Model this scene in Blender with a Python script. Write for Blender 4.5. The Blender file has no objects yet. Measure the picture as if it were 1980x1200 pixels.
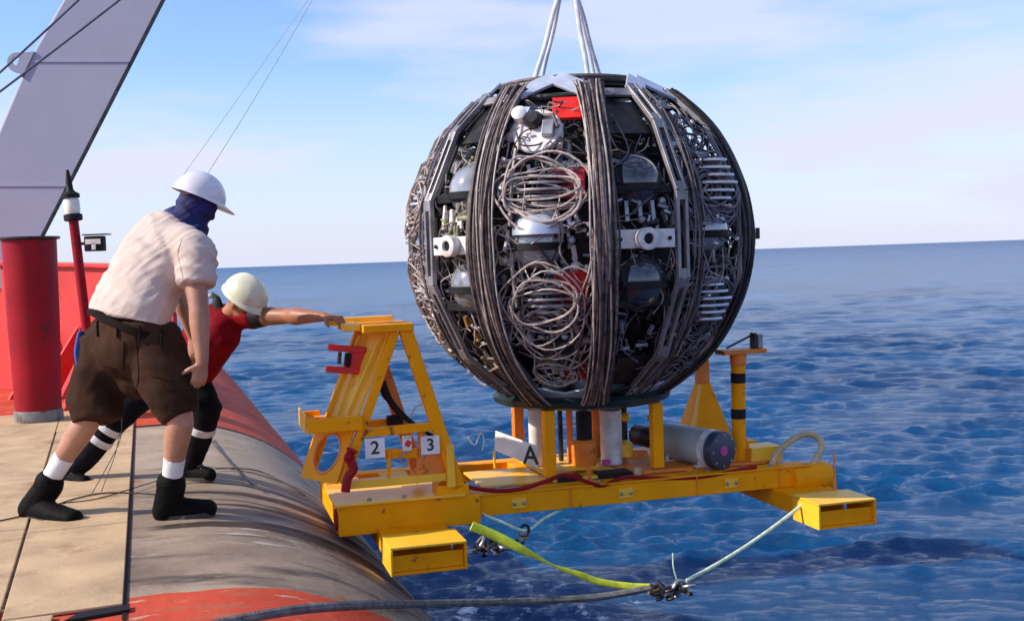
import bpy, bmesh, math, random
import numpy as np
from mathutils import Vector, Matrix, noise
random.seed(7)
R_ = math.radians
V = Vector
SC = bpy.context.scene
COL = SC.collection

# ------------------------------------------------------------------ camera
CAMP = V((0, 0, 1.33)); PITCH = R_(2.68); ROLL = R_(2.02); FPX = 2200.0
FW = V((0, math.cos(PITCH), -math.sin(PITCH)))
U0 = V((0, math.sin(PITCH), math.cos(PITCH))); R0 = V((1, 0, 0))
RT = R0 * math.cos(ROLL) - U0 * math.sin(ROLL)
UP = R0 * math.sin(ROLL) + U0 * math.cos(ROLL)
cd = bpy.data.cameras.new('camera'); cam = bpy.data.objects.new('camera', cd); COL.objects.link(cam)
cd.sensor_width = 36; cd.lens = 36 * FPX / 1980; cd.clip_start = 0.05; cd.clip_end = 30000
cam.matrix_world = Matrix(((RT.x, UP.x, -FW.x, CAMP.x), (RT.y, UP.y, -FW.y, CAMP.y), (RT.z, UP.z, -FW.z, CAMP.z), (0, 0, 0, 1)))
SC.camera = cam
# ------------------------------------------------------------------ light
SUN = V((-0.80, -0.195, 0.58)).normalized()
sl = bpy.data.lights.new('sun', 'SUN'); sl.energy = 5.0; sl.angle = R_(0.53); sl.color = (1, 0.91, 0.77)
so = bpy.data.objects.new('sun', sl); COL.objects.link(so)
so.rotation_euler = SUN.to_track_quat('Z', 'Y').to_euler()
W = bpy.data.worlds.new('World'); SC.world = W; W.use_nodes = True
nt = W.node_tree; nt.nodes.clear()
def wn(t, **k):
    n = nt.nodes.new(t)
    for a, b in k.items(): setattr(n, a, b)
    return n
sky = wn('ShaderNodeTexSky', sky_type='NISHITA', sun_disc=False)
sky.sun_elevation = math.asin(SUN.z); sky.sun_rotation = math.atan2(SUN.x, SUN.y)
sky.air_density = 1.0; sky.dust_density = 0.6; sky.ozone_density = 2.5
bg = wn('ShaderNodeBackground'); bg.inputs[1].default_value = 0.13
wo = wn('ShaderNodeOutputWorld')
tc = wn('ShaderNodeTexCoord')
mp = wn('ShaderNodeMapping'); mp.inputs['Scale'].default_value = (1.0, 1.0, 4.5); mp.inputs['Location'].default_value = (0.4, 0, 0.25)
n1 = wn('ShaderNodeTexNoise'); n1.inputs['Scale'].default_value = 2.6; n1.inputs['Detail'].default_value = 7; n1.inputs['Roughness'].default_value = 0.5
cr = wn('ShaderNodeValToRGB'); cr.color_ramp.elements[0].position = 0.49; cr.color_ramp.elements[1].position = 0.64
mx = wn('ShaderNodeMix', data_type='RGBA'); mx.inputs['B'].default_value = (5.5, 5.75, 7.1, 1)
tint = wn('ShaderNodeMix', data_type='RGBA', blend_type='MULTIPLY'); tint.inputs[0].default_value = 1.0
tint.inputs['B'].default_value = (1.15, 1.25, 1.5, 1)
sep = wn('ShaderNodeSeparateXYZ')
mr = wn('ShaderNodeMapRange'); mr.inputs['From Min'].default_value = 0.0; mr.inputs['From Max'].default_value = 0.17
mr.inputs['To Min'].default_value = 0.85; mr.inputs['To Max'].default_value = 0.0
mm = wn('ShaderNodeMath', operation='MULTIPLY_ADD'); mm.inputs[1].default_value = 0.75; mm.use_clamp = True
L = nt.links.new
L(tc.outputs['Generated'], mp.inputs[0]); L(mp.outputs[0], n1.inputs[0]); L(n1.outputs[0], cr.inputs[0])
L(tc.outputs['Generated'], sep.inputs[0]); L(sep.outputs['Z'], mr.inputs[0])
L(cr.outputs[0], mm.inputs[0]); L(mr.outputs[0], mm.inputs[2])
L(sky.outputs[0], tint.inputs['A']); L(tint.outputs['Result'], mx.inputs['A']); L(mm.outputs[0], mx.inputs[0])
L(mx.outputs['Result'], bg.inputs[0]); L(bg.outputs[0], wo.inputs[0])
SC.view_settings.view_transform = 'Standard'; SC.view_settings.look = 'None'
SC.view_settings.exposure = 0.15; SC.view_settings.gamma = 1.0; SC.view_settings.use_curve_mapping = False

# ------------------------------------------------------------------ placing helpers
def ray(px, py): return FW + RT * ((px - 990) / FPX) + UP * ((600 - py) / FPX)
def P(px, py, Y):
    d = ray(px, py); return CAMP + d * (Y / d.y)
def PZ(px, py, z):
    d = ray(px, py); return CAMP + d * ((z - CAMP.z) / d.z)
# frame axes (x along the long beams, y away from the camera side)
FO = V((0.45, 7.34, 0)); FYAW = math.atan2(0.265, 0.964)
FM = Matrix.Translation(FO) @ Matrix.Rotation(FYAW, 4, 'Z'); FMI = FM.inverted()
def FL(px, py, y):
    o = FMI @ CAMP; d = FMI.to_3x3() @ ray(px, py)
    return o + d * ((y - o.y) / d.y)

# ------------------------------------------------------------------ materials
def mat(name, base, rough=0.5, metal=0.0, noise_amt=0.15, scale=8.0, bump=0.0, bscale=60.0, coat=0.0,
        second=None, sec_scale=3.0, sec_lo=0.5, sec_hi=0.62, stretch=(1, 1, 1), spec=0.5):
    m = bpy.data.materials.new(name); m.use_nodes = True
    t = m.node_tree; b = t.nodes['Principled BSDF']; l = t.links.new
    b.inputs['Roughness'].default_value = rough; b.inputs['Metallic'].default_value = metal
    b.inputs['Coat Weight'].default_value = coat; b.inputs['Specular IOR Level'].default_value = spec
    tcn = t.nodes.new('ShaderNodeTexCoord'); mpn = t.nodes.new('ShaderNodeMapping'); mpn.inputs['Scale'].default_value = stretch
    l(tcn.outputs['Object'], mpn.inputs[0])
    nz = t.nodes.new('ShaderNodeTexNoise'); nz.inputs['Scale'].default_value = scale; nz.inputs['Detail'].default_value = 6
    l(mpn.outputs[0], nz.inputs[0])
    ramp = t.nodes.new('ShaderNodeValToRGB')
    lo = [max(0, c * (1 - noise_amt * 1.6)) for c in base]; hi = [min(1, c * (1 + noise_amt * 1.6)) for c in base]
    ramp.color_ramp.elements[0].position = 0.3; ramp.color_ramp.elements[1].position = 0.7
    ramp.color_ramp.elements[0].color = (*lo, 1); ramp.color_ramp.elements[1].color = (*hi, 1)
    l(nz.outputs[0], ramp.inputs[0]); out = ramp.outputs[0]
    if second:
        n2 = t.nodes.new('ShaderNodeTexNoise'); n2.inputs['Scale'].default_value = sec_scale; n2.inputs['Detail'].default_value = 8
        n2.inputs['Roughness'].default_value = 0.62
        l(mpn.outputs[0], n2.inputs[0])
        r2 = t.nodes.new('ShaderNodeValToRGB'); r2.color_ramp.elements[0].position = sec_lo; r2.color_ramp.elements[1].position = sec_hi
        l(n2.outputs[0], r2.inputs[0])
        mxn = t.nodes.new('ShaderNodeMix'); mxn.data_type = 'RGBA'; mxn.inputs['B'].default_value = (*second, 1)
        l(r2.outputs[0], mxn.inputs[0]); l(out, mxn.inputs['A']); out = mxn.outputs['Result']
    l(out, b.inputs['Base Color'])
    rr = t.nodes.new('ShaderNodeMapRange'); rr.inputs['To Min'].default_value = max(0.02, rough - 0.1); rr.inputs['To Max'].default_value = min(1, rough + 0.12)
    l(nz.outputs[0], rr.inputs[0]); l(rr.outputs[0], b.inputs['Roughness'])
    if bump:
        nb = t.nodes.new('ShaderNodeTexNoise'); nb.inputs['Scale'].default_value = bscale; nb.inputs['Detail'].default_value = 4
        l(mpn.outputs[0], nb.inputs[0]); bp = t.nodes.new('ShaderNodeBump'); bp.inputs['Strength'].default_value = bump; bp.inputs['Distance'].default_value = 0.01
        l(nb.outputs[0], bp.inputs['Height']); l(bp.outputs[0], b.inputs['Normal'])
    return m
M = {}
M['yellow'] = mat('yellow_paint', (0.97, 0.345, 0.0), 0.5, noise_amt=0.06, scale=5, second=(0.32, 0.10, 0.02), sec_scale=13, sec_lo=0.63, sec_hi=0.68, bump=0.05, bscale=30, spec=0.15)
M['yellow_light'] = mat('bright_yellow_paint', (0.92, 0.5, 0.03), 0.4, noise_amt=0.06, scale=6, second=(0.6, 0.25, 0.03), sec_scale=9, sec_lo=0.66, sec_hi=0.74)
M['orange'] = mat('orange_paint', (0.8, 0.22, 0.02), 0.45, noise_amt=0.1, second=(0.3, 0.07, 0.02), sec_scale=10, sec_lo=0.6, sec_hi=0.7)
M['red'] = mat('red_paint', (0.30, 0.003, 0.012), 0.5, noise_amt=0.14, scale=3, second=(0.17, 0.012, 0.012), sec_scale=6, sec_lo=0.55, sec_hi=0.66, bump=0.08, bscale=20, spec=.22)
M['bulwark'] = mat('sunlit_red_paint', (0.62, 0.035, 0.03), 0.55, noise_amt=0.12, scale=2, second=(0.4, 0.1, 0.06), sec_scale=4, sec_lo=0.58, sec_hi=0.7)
M['red_part'] = mat('red_plastic', (0.7, 0.02, 0.012), 0.35)
M['red_dark'] = mat('dark_red_plastic', (0.42, 0.01, 0.02), 0.35, second=(0.7, 0.6, 0.55), sec_scale=14, sec_lo=0.66, sec_hi=0.7)
M['grey_paint'] = mat('grey_gantry_paint', (0.38, 0.38, 0.48), 0.6, noise_amt=0.03, scale=1.5, second=(0.31, 0.33, 0.44), sec_scale=1, sec_lo=0.3, sec_hi=0.8, bump=0.03, bscale=8)
M['plate'] = mat('tan_deck_plate', (0.50, 0.34, 0.19), 0.75, noise_amt=0.12, scale=3.5, bump=0.25, bscale=45, second=(0.30, 0.15, 0.075), sec_scale=3.2, sec_lo=0.56, sec_hi=0.74)
M['steel'] = mat('dull_steel', (0.30, 0.30, 0.32), 0.38, 0.6, noise_amt=0.25, scale=12)
M['rib'] = mat('rib_aluminium', (0.25, 0.235, 0.245), 0.42, 0.45, noise_amt=0.2, scale=10)
M['alu'] = mat('pale_aluminium', (0.52, 0.56, 0.66), 0.35, 0.35, noise_amt=0.12, scale=8)
M['white'] = mat('white_plastic', (0.74, 0.72, 0.70), 0.5, noise_amt=0.08, second=(.5, .44, .36), sec_scale=22, sec_lo=.58, sec_hi=.7)
M['offwhite'] = mat('worn_white_plastic', (0.66, 0.62, 0.6), 0.45, noise_amt=0.15, scale=14)
M['black'] = mat('black_rubber', (0.010, 0.009, 0.010), 0.6, noise_amt=0.3, spec=.25)
M['darkmetal'] = mat('dark_metal', (0.035, 0.032, 0.035), 0.4, 0.5, noise_amt=0.4, scale=14)
M['green'] = mat('dark_green_disc', (0.006, 0.02, 0.022), 0.4, noise_amt=0.25)
M['rope'] = mat('grey_brown_rope', (0.125, 0.088, 0.08), 0.55, noise_amt=0.45, scale=25, bump=0.4, bscale=140)
M['rope_dark'] = mat('dark_rope', (0.045, 0.032, 0.032), 0.5, noise_amt=0.45, scale=25, bump=0.4, bscale=140)
M['cable'] = mat('pale_grey_cable', (0.36, 0.295, 0.27), 0.45, noise_amt=0.3, scale=18)
M['cable_dark'] = mat('dark_grey_cable', (0.12, 0.105, 0.12), 0.45, noise_amt=0.3, scale=18)
M['core'] = mat('dark_inner_cage', (0.02, 0.016, 0.016), 0.7, noise_amt=0.6, scale=12)
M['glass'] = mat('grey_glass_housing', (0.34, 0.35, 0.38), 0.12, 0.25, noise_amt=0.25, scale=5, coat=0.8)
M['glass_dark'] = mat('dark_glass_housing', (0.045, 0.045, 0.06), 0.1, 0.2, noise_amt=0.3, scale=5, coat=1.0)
M['brass'] = mat('brass_fitting', (0.5, 0.27, 0.09), 0.4, 0.5, noise_amt=0.3, scale=18)
M['olive'] = mat('olive_fitting', (0.2, 0.21, 0.11), 0.5, 0.1, noise_amt=0.4, scale=20)
M['ring'] = mat('dull_grey_ring', (0.2, 0.19, 0.18), 0.7, noise_amt=.2, second=(.12, .07, .05), sec_scale=7)
M['canister'] = mat('grey_canister_paint', (0.36, 0.385, 0.37), 0.42, noise_amt=0.1, scale=5)
M['cap'] = mat('blue_grey_cap', (0.035, 0.045, 0.08), 0.4, noise_amt=0.2)
M['sling'] = mat('white_sling_webbing', (0.7, 0.68, 0.7), 0.7, noise_amt=0.15, scale=14, bump=0.3, bscale=120)
M['strap'] = mat('yellow_green_strap', (0.62, 0.68, 0.03), 0.6, noise_amt=0.15, scale=20, bump=0.3, bscale=140)
M['towrope'] = mat('grey_tow_rope', (0.13, 0.125, 0.12), 0.7, noise_amt=0.3, scale=25, bump=0.6, bscale=120)
M['palerope'] = mat('pale_green_rope', (0.55, 0.68, 0.5), 0.6, noise_amt=0.2, scale=25, bump=0.4, bscale=120)
M['beige'] = mat('beige_hose', (0.5, 0.38, 0.2), 0.5, noise_amt=0.2, scale=14)
M['wire'] = mat('rigging_wire', (0.08, 0.08, 0.12), 0.5)
M['wire_far'] = mat('pale_rigging_wire', (0.42, 0.44, 0.58), 0.6)
M['skin'] = mat('tanned_skin', (0.34, 0.125, 0.06), 0.5, noise_amt=0.15, scale=9, bump=0.1, bscale=90)
M['skin_pale'] = mat('light_skin', (0.42, 0.20, 0.13), 0.5, noise_amt=0.12, scale=9, bump=0.1, bscale=90)
M['shirt'] = mat('off_white_cotton', (0.55, 0.445, 0.39), 0.9, noise_amt=0.06, scale=6, bump=0.2, bscale=220)
M['shorts'] = mat('brown_cotton', (0.042, 0.020, 0.012), 0.9, noise_amt=0.25, scale=7, bump=0.2, bscale=200, spec=.1)
M['redshirt'] = mat('dark_red_cotton', (0.20, 0.005, 0.010), 0.9, noise_amt=0.2, scale=6, bump=0.2, bscale=200, spec=.1)
M['trousers'] = mat('black_cotton', (0.008, 0.007, 0.010), 0.9, noise_amt=0.25, scale=6, spec=.1)
M['belt'] = mat('dark_canvas_belt', (0.014, 0.009, 0.007), 0.9, spec=.08)
M['sock'] = mat('white_sock', (0.72, 0.69, 0.70), 0.9, noise_amt=0.08, bump=0.3, bscale=150)
M['boot'] = mat('black_leather', (0.006, 0.005, 0.005), 0.65, noise_amt=0.3, bump=0.2, spec=.07)
M['navy'] = mat('navy_cloth', (0.018, 0.018, 0.11), 0.85, noise_amt=0.3, scale=8)
M['helmet'] = mat('white_helmet_plastic', (0.72, 0.7, 0.72), 0.3, noise_amt=0.04, coat=0.3)
M['helmet_cream'] = mat('cream_helmet_plastic', (0.72, 0.7, 0.52), 0.35, noise_amt=0.08, coat=0.2)
M['blue'] = mat('blue_cloth', (0.02, 0.08, 0.35), 0.7)
M['print'] = mat('black_print', (0.02, 0.02, 0.025), 0.6)
M['lens'] = mat('lamp_lens', (0.75, 0.68, 0.6), 0.2)
M['sole'] = mat('grey_rubber_sole', (0.05, 0.04, 0.033), 0.8)
M['magenta'] = mat('magenta_sticker', (0.55, 0.05, 0.3), 0.5)

# ------------------------------------------------------------------ object helpers
def props(o, label=None, cat=None, group=None, kind=None):
    if label: o['label'] = label
    if cat: o['category'] = cat
    if group: o['group'] = group
    if kind: o['kind'] = kind
    return o
def empty(name, loc, rz=0, label=None, cat=None, group=None):
    o = bpy.data.objects.new(name, None); COL.objects.link(o); o.location = loc; o.rotation_euler = (0, 0, rz)
    o.empty_display_size = 0.1
    return props(o, label, cat, group)
def catmull(pts, k=4, closed=False):
    pts = [V(p) for p in pts]; n = len(pts); out = []
    rng = n if closed else n - 1
    for i in range(rng):
        if closed: a, b, c, d = pts[(i - 1) % n], pts[i], pts[(i + 1) % n], pts[(i + 2) % n]
        else: a, b, c, d = pts[max(i - 1, 0)], pts[i], pts[i + 1], pts[min(i + 2, n - 1)]
        for j in range(k):
            t = j / k
            out.append(0.5 * ((2 * b) + (c - a) * t + (2 * a - 5 * b + 4 * c - d) * t * t + (3 * b - a - 3 * c + d) * t ** 3))
    if not closed: out.append(pts[-1])
    return out
class MB:
    def __init__(s): s.v = []; s.f = []; s.off = V((0, 0, 0))
    def add(s, vs, fs):
        b = len(s.v); s.v += [tuple(V(x)) for x in vs]; s.f += [tuple(i + b for i in q) for q in fs]; return s
    def hexa(s, p): return s.add(p, [(0, 3, 2, 1), (4, 5, 6, 7), (0, 1, 5, 4), (1, 2, 6, 5), (2, 3, 7, 6), (3, 0, 4, 7)])
    def box(s, c, d, rot=None):
        c = V(c); q = [V((x * d[0] / 2, y * d[1] / 2, z * d[2] / 2)) for z in (-1, 1) for x, y in ((-1, -1), (1, -1), (1, 1), (-1, 1))]
        if rot is not None: q = [rot @ p for p in q]
        return s.hexa([c + p for p in q])
    def bar(s, a, b, w, h, up=(0, 1, 0), w2=None, h2=None):
        """w across (perp to up), h along up"""
        a = V(a); b = V(b); t = (b - a).normalized(); u = V(up); u = (u - t * u.dot(t)).normalized(); r = t.cross(u)
        w2 = w2 or w; h2 = h2 or h
        q = [a + r * (x * w / 2) + u * (y * h / 2) for x, y in ((-1, -1), (1, -1), (1, 1), (-1, 1))]
        q += [b + r * (x * w2 / 2) + u * (y * h2 / 2) for x, y in ((-1, -1), (1, -1), (1, 1), (-1, 1))]
        return s.hexa(q)
    def tube(s, pts, r, n=8, closed=False, cap=True, flat=None):
        pts = [V(p) for p in pts]; m = len(pts); rings = []; prev = None
        rr = r if isinstance(r, (list, tuple)) else [r] * m
        vs = []
        for i, p in enumerate(pts):
            if closed: t = pts[(i + 1) % m] - pts[i - 1]
            else: t = pts[min(i + 1, m - 1)] - pts[max(i - 1, 0)]
            if t.length < 1e-9: t = V((0, 0, 1))
            t.normalize()
            if prev is None: prev = V((0, 0, 1)) if abs(t.z) < 0.9 else V((1, 0, 0))
            u = (prev - t * prev.dot(t))
            if u.length < 1e-6: u = t.orthogonal()
            u.normalize(); w = t.cross(u); prev = u
            for k in range(n):
                an = 2 * math.pi * k / n; fl = flat if flat else 1
                vs.append(p + u * (math.cos(an) * rr[i]) + w * (math.sin(an) * rr[i] * fl))
        fs = []
        for i in range(m if closed else m - 1):
            for k in range(n):
                a = i * n + k; b = i * n + (k + 1) % n; j = (i + 1) % m
                fs.append((a, b, j * n + (k + 1) % n, j * n + k))
        if cap and not closed:
            fs.append(tuple(range(n - 1, -1, -1))); fs.append(tuple((m - 1) * n + k for k in range(n)))
        return s.add(vs, fs)
    def lathe(s, prof, n=24, c=(0, 0, 0), mtx=None):
        """prof = [(r, z)]"""
        c = V(c); vs = []
        for r, z in prof:
            for k in range(n):
                an = 2 * math.pi * k / n; p = V((r * math.cos(an), r * math.sin(an), z))
                if mtx is not None: p = mtx @ p
                vs.append(c + p)
        m = len(prof); fs = []
        for i in range(m - 1):
            for k in range(n): fs.append((i * n + k, i * n + (k + 1) % n, (i + 1) * n + (k + 1) % n, (i + 1) * n + k))
        fs.append(tuple(range(n - 1, -1, -1))); fs.append(tuple((m - 1) * n + k for k in range(n)))
        return s.add(vs, fs)
    def sphere(s, c, r, n=16, sc=(1, 1, 1), mtx=None):
        h = n // 2
        pr = [(max(1e-4, math.sin(math.pi * i / h)) * r, -math.cos(math.pi * i / h) * r) for i in range(h + 1)]
        S = Matrix.Diagonal(V(sc)); m = S if mtx is None else mtx @ S
        return s.lathe(pr, n, c, m)
    def prism(s, poly, vec):
        poly = [V(p) for p in poly]; n = len(poly); vec = V(vec)
        return s.add(poly + [p + vec for p in poly], [tuple(range(n - 1, -1, -1)), tuple(range(n, 2 * n))] + [(i, (i + 1) % n, n + (i + 1) % n, n + i) for i in range(n)])
    def build(s, name, m, parent=None, smooth=False, bevel=0.0, **k):
        me = bpy.data.meshes.new(name); me.from_pydata(s.v, [], s.f)
        bm = bmesh.new(); bm.from_mesh(me)
        bmesh.ops.recalc_face_normals(bm, faces=bm.faces)
        if bevel:
            es = [e for e in bm.edges if len(e.link_faces) == 2 and e.calc_face_angle(0) > 0.5]
            try: bmesh.ops.bevel(bm, geom=es, offset=bevel, segments=2, affect='EDGES', profile=0.5, clamp_overlap=True)
            except Exception: pass
        if smooth:
            for f in bm.faces: f.smooth = True
            for e in bm.edges:
                if len(e.link_faces) == 2 and e.calc_face_angle(0) > 0.7: e.smooth = False
        bm.to_mesh(me); bm.free()
        ms = m if isinstance(m, (list, tuple)) else [m]
        for q in ms: me.materials.append(M[q] if isinstance(q, str) else q)
        o = bpy.data.objects.new(name, me); COL.objects.link(o)
        if parent: o.parent = parent
        return props(o, **k)
def place_children(root):
    """world-space meshes parented to an unrotated empty: shift so the base is the empty"""
    for ch in [o for o in bpy.data.objects if o.parent == root]:
        ch.matrix_parent_inverse = Matrix.Translation(-root.location)
def text_mesh(name, txt, size, m, parent, mtx, ext=0.001):
    cu = bpy.data.curves.new(name, 'FONT'); cu.body = txt; cu.size = size; cu.align_x = 'CENTER'; cu.align_y = 'CENTER'; cu.extrude = ext; cu.offset = size * 0.015
    t = bpy.data.objects.new(name, cu); COL.objects.link(t)
    bpy.context.view_layer.update()
    me = bpy.data.meshes.new_from_object(t.evaluated_get(bpy.context.evaluated_depsgraph_get()))
    bpy.data.objects.remove(t); me.transform(mtx); me.materials.clear(); me.materials.append(M[m])
    o = bpy.data.objects.new(name, me); COL.objects.link(o); o.parent = parent
    return o

# ------------------------------------------------------------------ sea
SEAZ = -3.1
def make_sea():
    rng = np.random.default_rng(5)
    th = np.concatenate([np.linspace(-180, -34, 50, endpoint=False), np.linspace(-34, 34, 620), np.linspace(34, 180, 51)[1:]])
    th = th[:-1]; th = np.radians(th)
    rr = np.concatenate([np.linspace(2, 12, 40, endpoint=False), 12.0 * (9000 / 12.0) ** (np.linspace(0, 1, 1150) ** 1.35)])
    T, RR = np.meshgrid(th, rr); X = RR * np.sin(T); Y = RR * np.cos(T); Z = np.zeros_like(X)
    dr = np.gradient(rr)[:, None] * np.ones_like(X)
    dxx = np.zeros_like(X); dyy = np.zeros_like(X)
    gust = np.ones_like(X)
    for i in range(14):
        ka = rng.random() * 6.28; lg = rng.uniform(4, 22); gust += .17 * np.sin(2 * math.pi / lg * (math.cos(ka) * X + math.sin(ka) * Y) + rng.random() * 6.28)
    gust = np.clip(gust, .25, 2.1)
    wind = R_(262)
    for i in range(140):
        lam = 0.16 * (2.6 / 0.16) ** rng.random(); k = 2 * math.pi / lam
        an = wind + rng.normal() * 0.55; ph = rng.random() * 6.28
        amp = 0.0066 * lam if lam < 1.0 else 0.0066
        kx, ky = k * math.cos(an), k * math.sin(an)
        fade = np.clip((lam / dr - 2.0) / 3.0, 0, 1)
        a = kx * X + ky * Y + ph
        amp = amp * (1 if lam > 2.5 else gust)
        Z += amp * fade * np.cos(a); s = amp * 0.9 * fade * np.sin(a)
        dxx -= s * math.cos(an); dyy -= s * math.sin(an)
    X = X + dxx; Y = Y + dyy
    nr, ntn = X.shape
    co = np.stack([X, Y, Z + SEAZ], -1).reshape(-1, 3)
    co = np.vstack([co, [[0, 0, SEAZ]]])
    i, j = np.meshgrid(np.arange(nr - 1), np.arange(ntn), indexing='ij'); j2 = (j + 1) % ntn
    q = np.stack([i * ntn + j, (i + 1) * ntn + j, (i + 1) * ntn + j2, i * ntn + j2], -1).reshape(-1, 4)
    me = bpy.data.meshes.new('sea'); me.vertices.add(len(co)); me.vertices.foreach_set('co', co.ravel())
    nq = len(q); me.loops.add(nq * 4); me.loops.foreach_set('vertex_index', q.ravel().astype(np.int32))
    me.polygons.add(nq); me.polygons.foreach_set('loop_start', np.arange(0, nq * 4, 4)); me.polygons.foreach_set('loop_total', np.full(nq, 4))
    me.polygons.foreach_set('use_smooth', np.ones(nq, bool))
    me.update(calc_edges=True); me.validate()
    m = bpy.data.materials.new('sea_water'); m.use_nodes = True; t = m.node_tree; b = t.nodes['Principled BSDF']; l = t.links.new
    b.inputs['Roughness'].default_value = 0.07; b.inputs['IOR'].default_value = 1.33
    tcn = t.nodes.new('ShaderNodeTexCoord')
    nz = t.nodes.new('ShaderNodeTexNoise'); nz.inputs['Scale'].default_value = 0.05; nz.inputs['Detail'].default_value = 3
    l(tcn.outputs['Object'], nz.inputs[0])
    cr = t.nodes.new('ShaderNodeValToRGB'); cr.color_ramp.elements[0].position = 0.35; cr.color_ramp.elements[1].position = 0.65
    cr.color_ramp.elements[0].color = (0.0, 0.036, 0.125, 1); cr.color_ramp.elements[1].color = (0.001, 0.078, 0.225, 1)
    l(nz.outputs[0], cr.inputs[0]); l(cr.outputs[0], b.inputs['Base Color'])
    mpn = t.nodes.new('ShaderNodeMapping'); mpn.inputs['Rotation'].default_value = (0, 0, R_(-6)); mpn.inputs['Scale'].default_value = (.6, 1.6, 1)
    l(tcn.outputs['Object'], mpn.inputs[0])
    w1 = t.nodes.new('ShaderNodeTexNoise'); w1.inputs['Scale'].default_value = 3.2; w1.inputs['Detail'].default_value = 9; w1.inputs['Roughness'].default_value = 0.66
    l(mpn.outputs[0], w1.inputs[0])
    bp = t.nodes.new('ShaderNodeBump'); bp.inputs['Strength'].default_value = 1.0; bp.inputs['Distance'].default_value = 0.13
    l(w1.outputs[0], bp.inputs['Height'])
    l(bp.outputs[0], b.inputs['Normal'])
    # unresolved ripples: rougher, less mirror-like water with distance from the ship
    dn = t.nodes.new('ShaderNodeVectorMath'); dn.operation = 'LENGTH'; l(tcn.outputs['Object'], dn.inputs[0])
    m1 = t.nodes.new('ShaderNodeMapRange'); m1.inputs['From Min'].default_value = 1.3; m1.inputs['From Max'].default_value = 3.2; m1.inputs['To Min'].default_value = .08; m1.inputs['To Max'].default_value = .30
    m2 = t.nodes.new('ShaderNodeMapRange'); m2.inputs['From Min'].default_value = 1.5; m2.inputs['From Max'].default_value = 3.4; m2.inputs['To Min'].default_value = .42; m2.inputs['To Max'].default_value = .17
    lg = t.nodes.new('ShaderNodeMath'); lg.operation = 'LOGARITHM'; lg.inputs[1].default_value = 10; l(dn.outputs['Value'], lg.inputs[0]); l(lg.outputs[0], m1.inputs[0]); l(lg.outputs[0], m2.inputs[0]); l(m1.outputs[0], b.inputs['Roughness']); l(m2.outputs[0], b.inputs['Specular IOR Level'])
    # wash of foam along the ship's side
    fc = PZ(960, 1225, SEAZ)
    ds = t.nodes.new('ShaderNodeVectorMath'); ds.operation = 'DISTANCE'; l(tcn.outputs['Object'], ds.inputs[0]); ds.inputs[1].default_value = (fc.x, fc.y, SEAZ)
    fr_ = t.nodes.new('ShaderNodeMapRange'); fr_.inputs['From Min'].default_value = 0.3; fr_.inputs['From Max'].default_value = 5.0; fr_.inputs['To Min'].default_value = .10; fr_.inputs['To Max'].default_value = -.12
    l(ds.outputs['Value'], fr_.inputs[0])
    fn = t.nodes.new('ShaderNodeTexNoise'); fn.inputs['Scale'].default_value = 2.2; fn.inputs['Detail'].default_value = 12; fn.inputs['Roughness'].default_value = .75; l(tcn.outputs['Object'], fn.inputs[0])
    ad = t.nodes.new('ShaderNodeMath'); ad.operation = 'ADD'; l(fn.outputs[0], ad.inputs[0]); l(fr_.outputs[0], ad.inputs[1])
    fm = t.nodes.new('ShaderNodeMapRange'); fm.inputs['From Min'].default_value = .60; fm.inputs['From Max'].default_value = .68; l(ad.outputs[0], fm.inputs[0])
    mf = t.nodes.new('ShaderNodeMix'); mf.data_type = 'RGBA'; l(fm.outputs[0], mf.inputs[0]); l(cr.outputs[0], mf.inputs['A']); mf.inputs['B'].default_value = (.6, .68, .75, 1)
    l(mf.outputs['Result'], b.inputs['Base Color'])
    me.materials.append(m)
    o = bpy.data.objects.new('sea', me); COL.objects.link(o); props(o, kind='structure')
make_sea()
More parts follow.
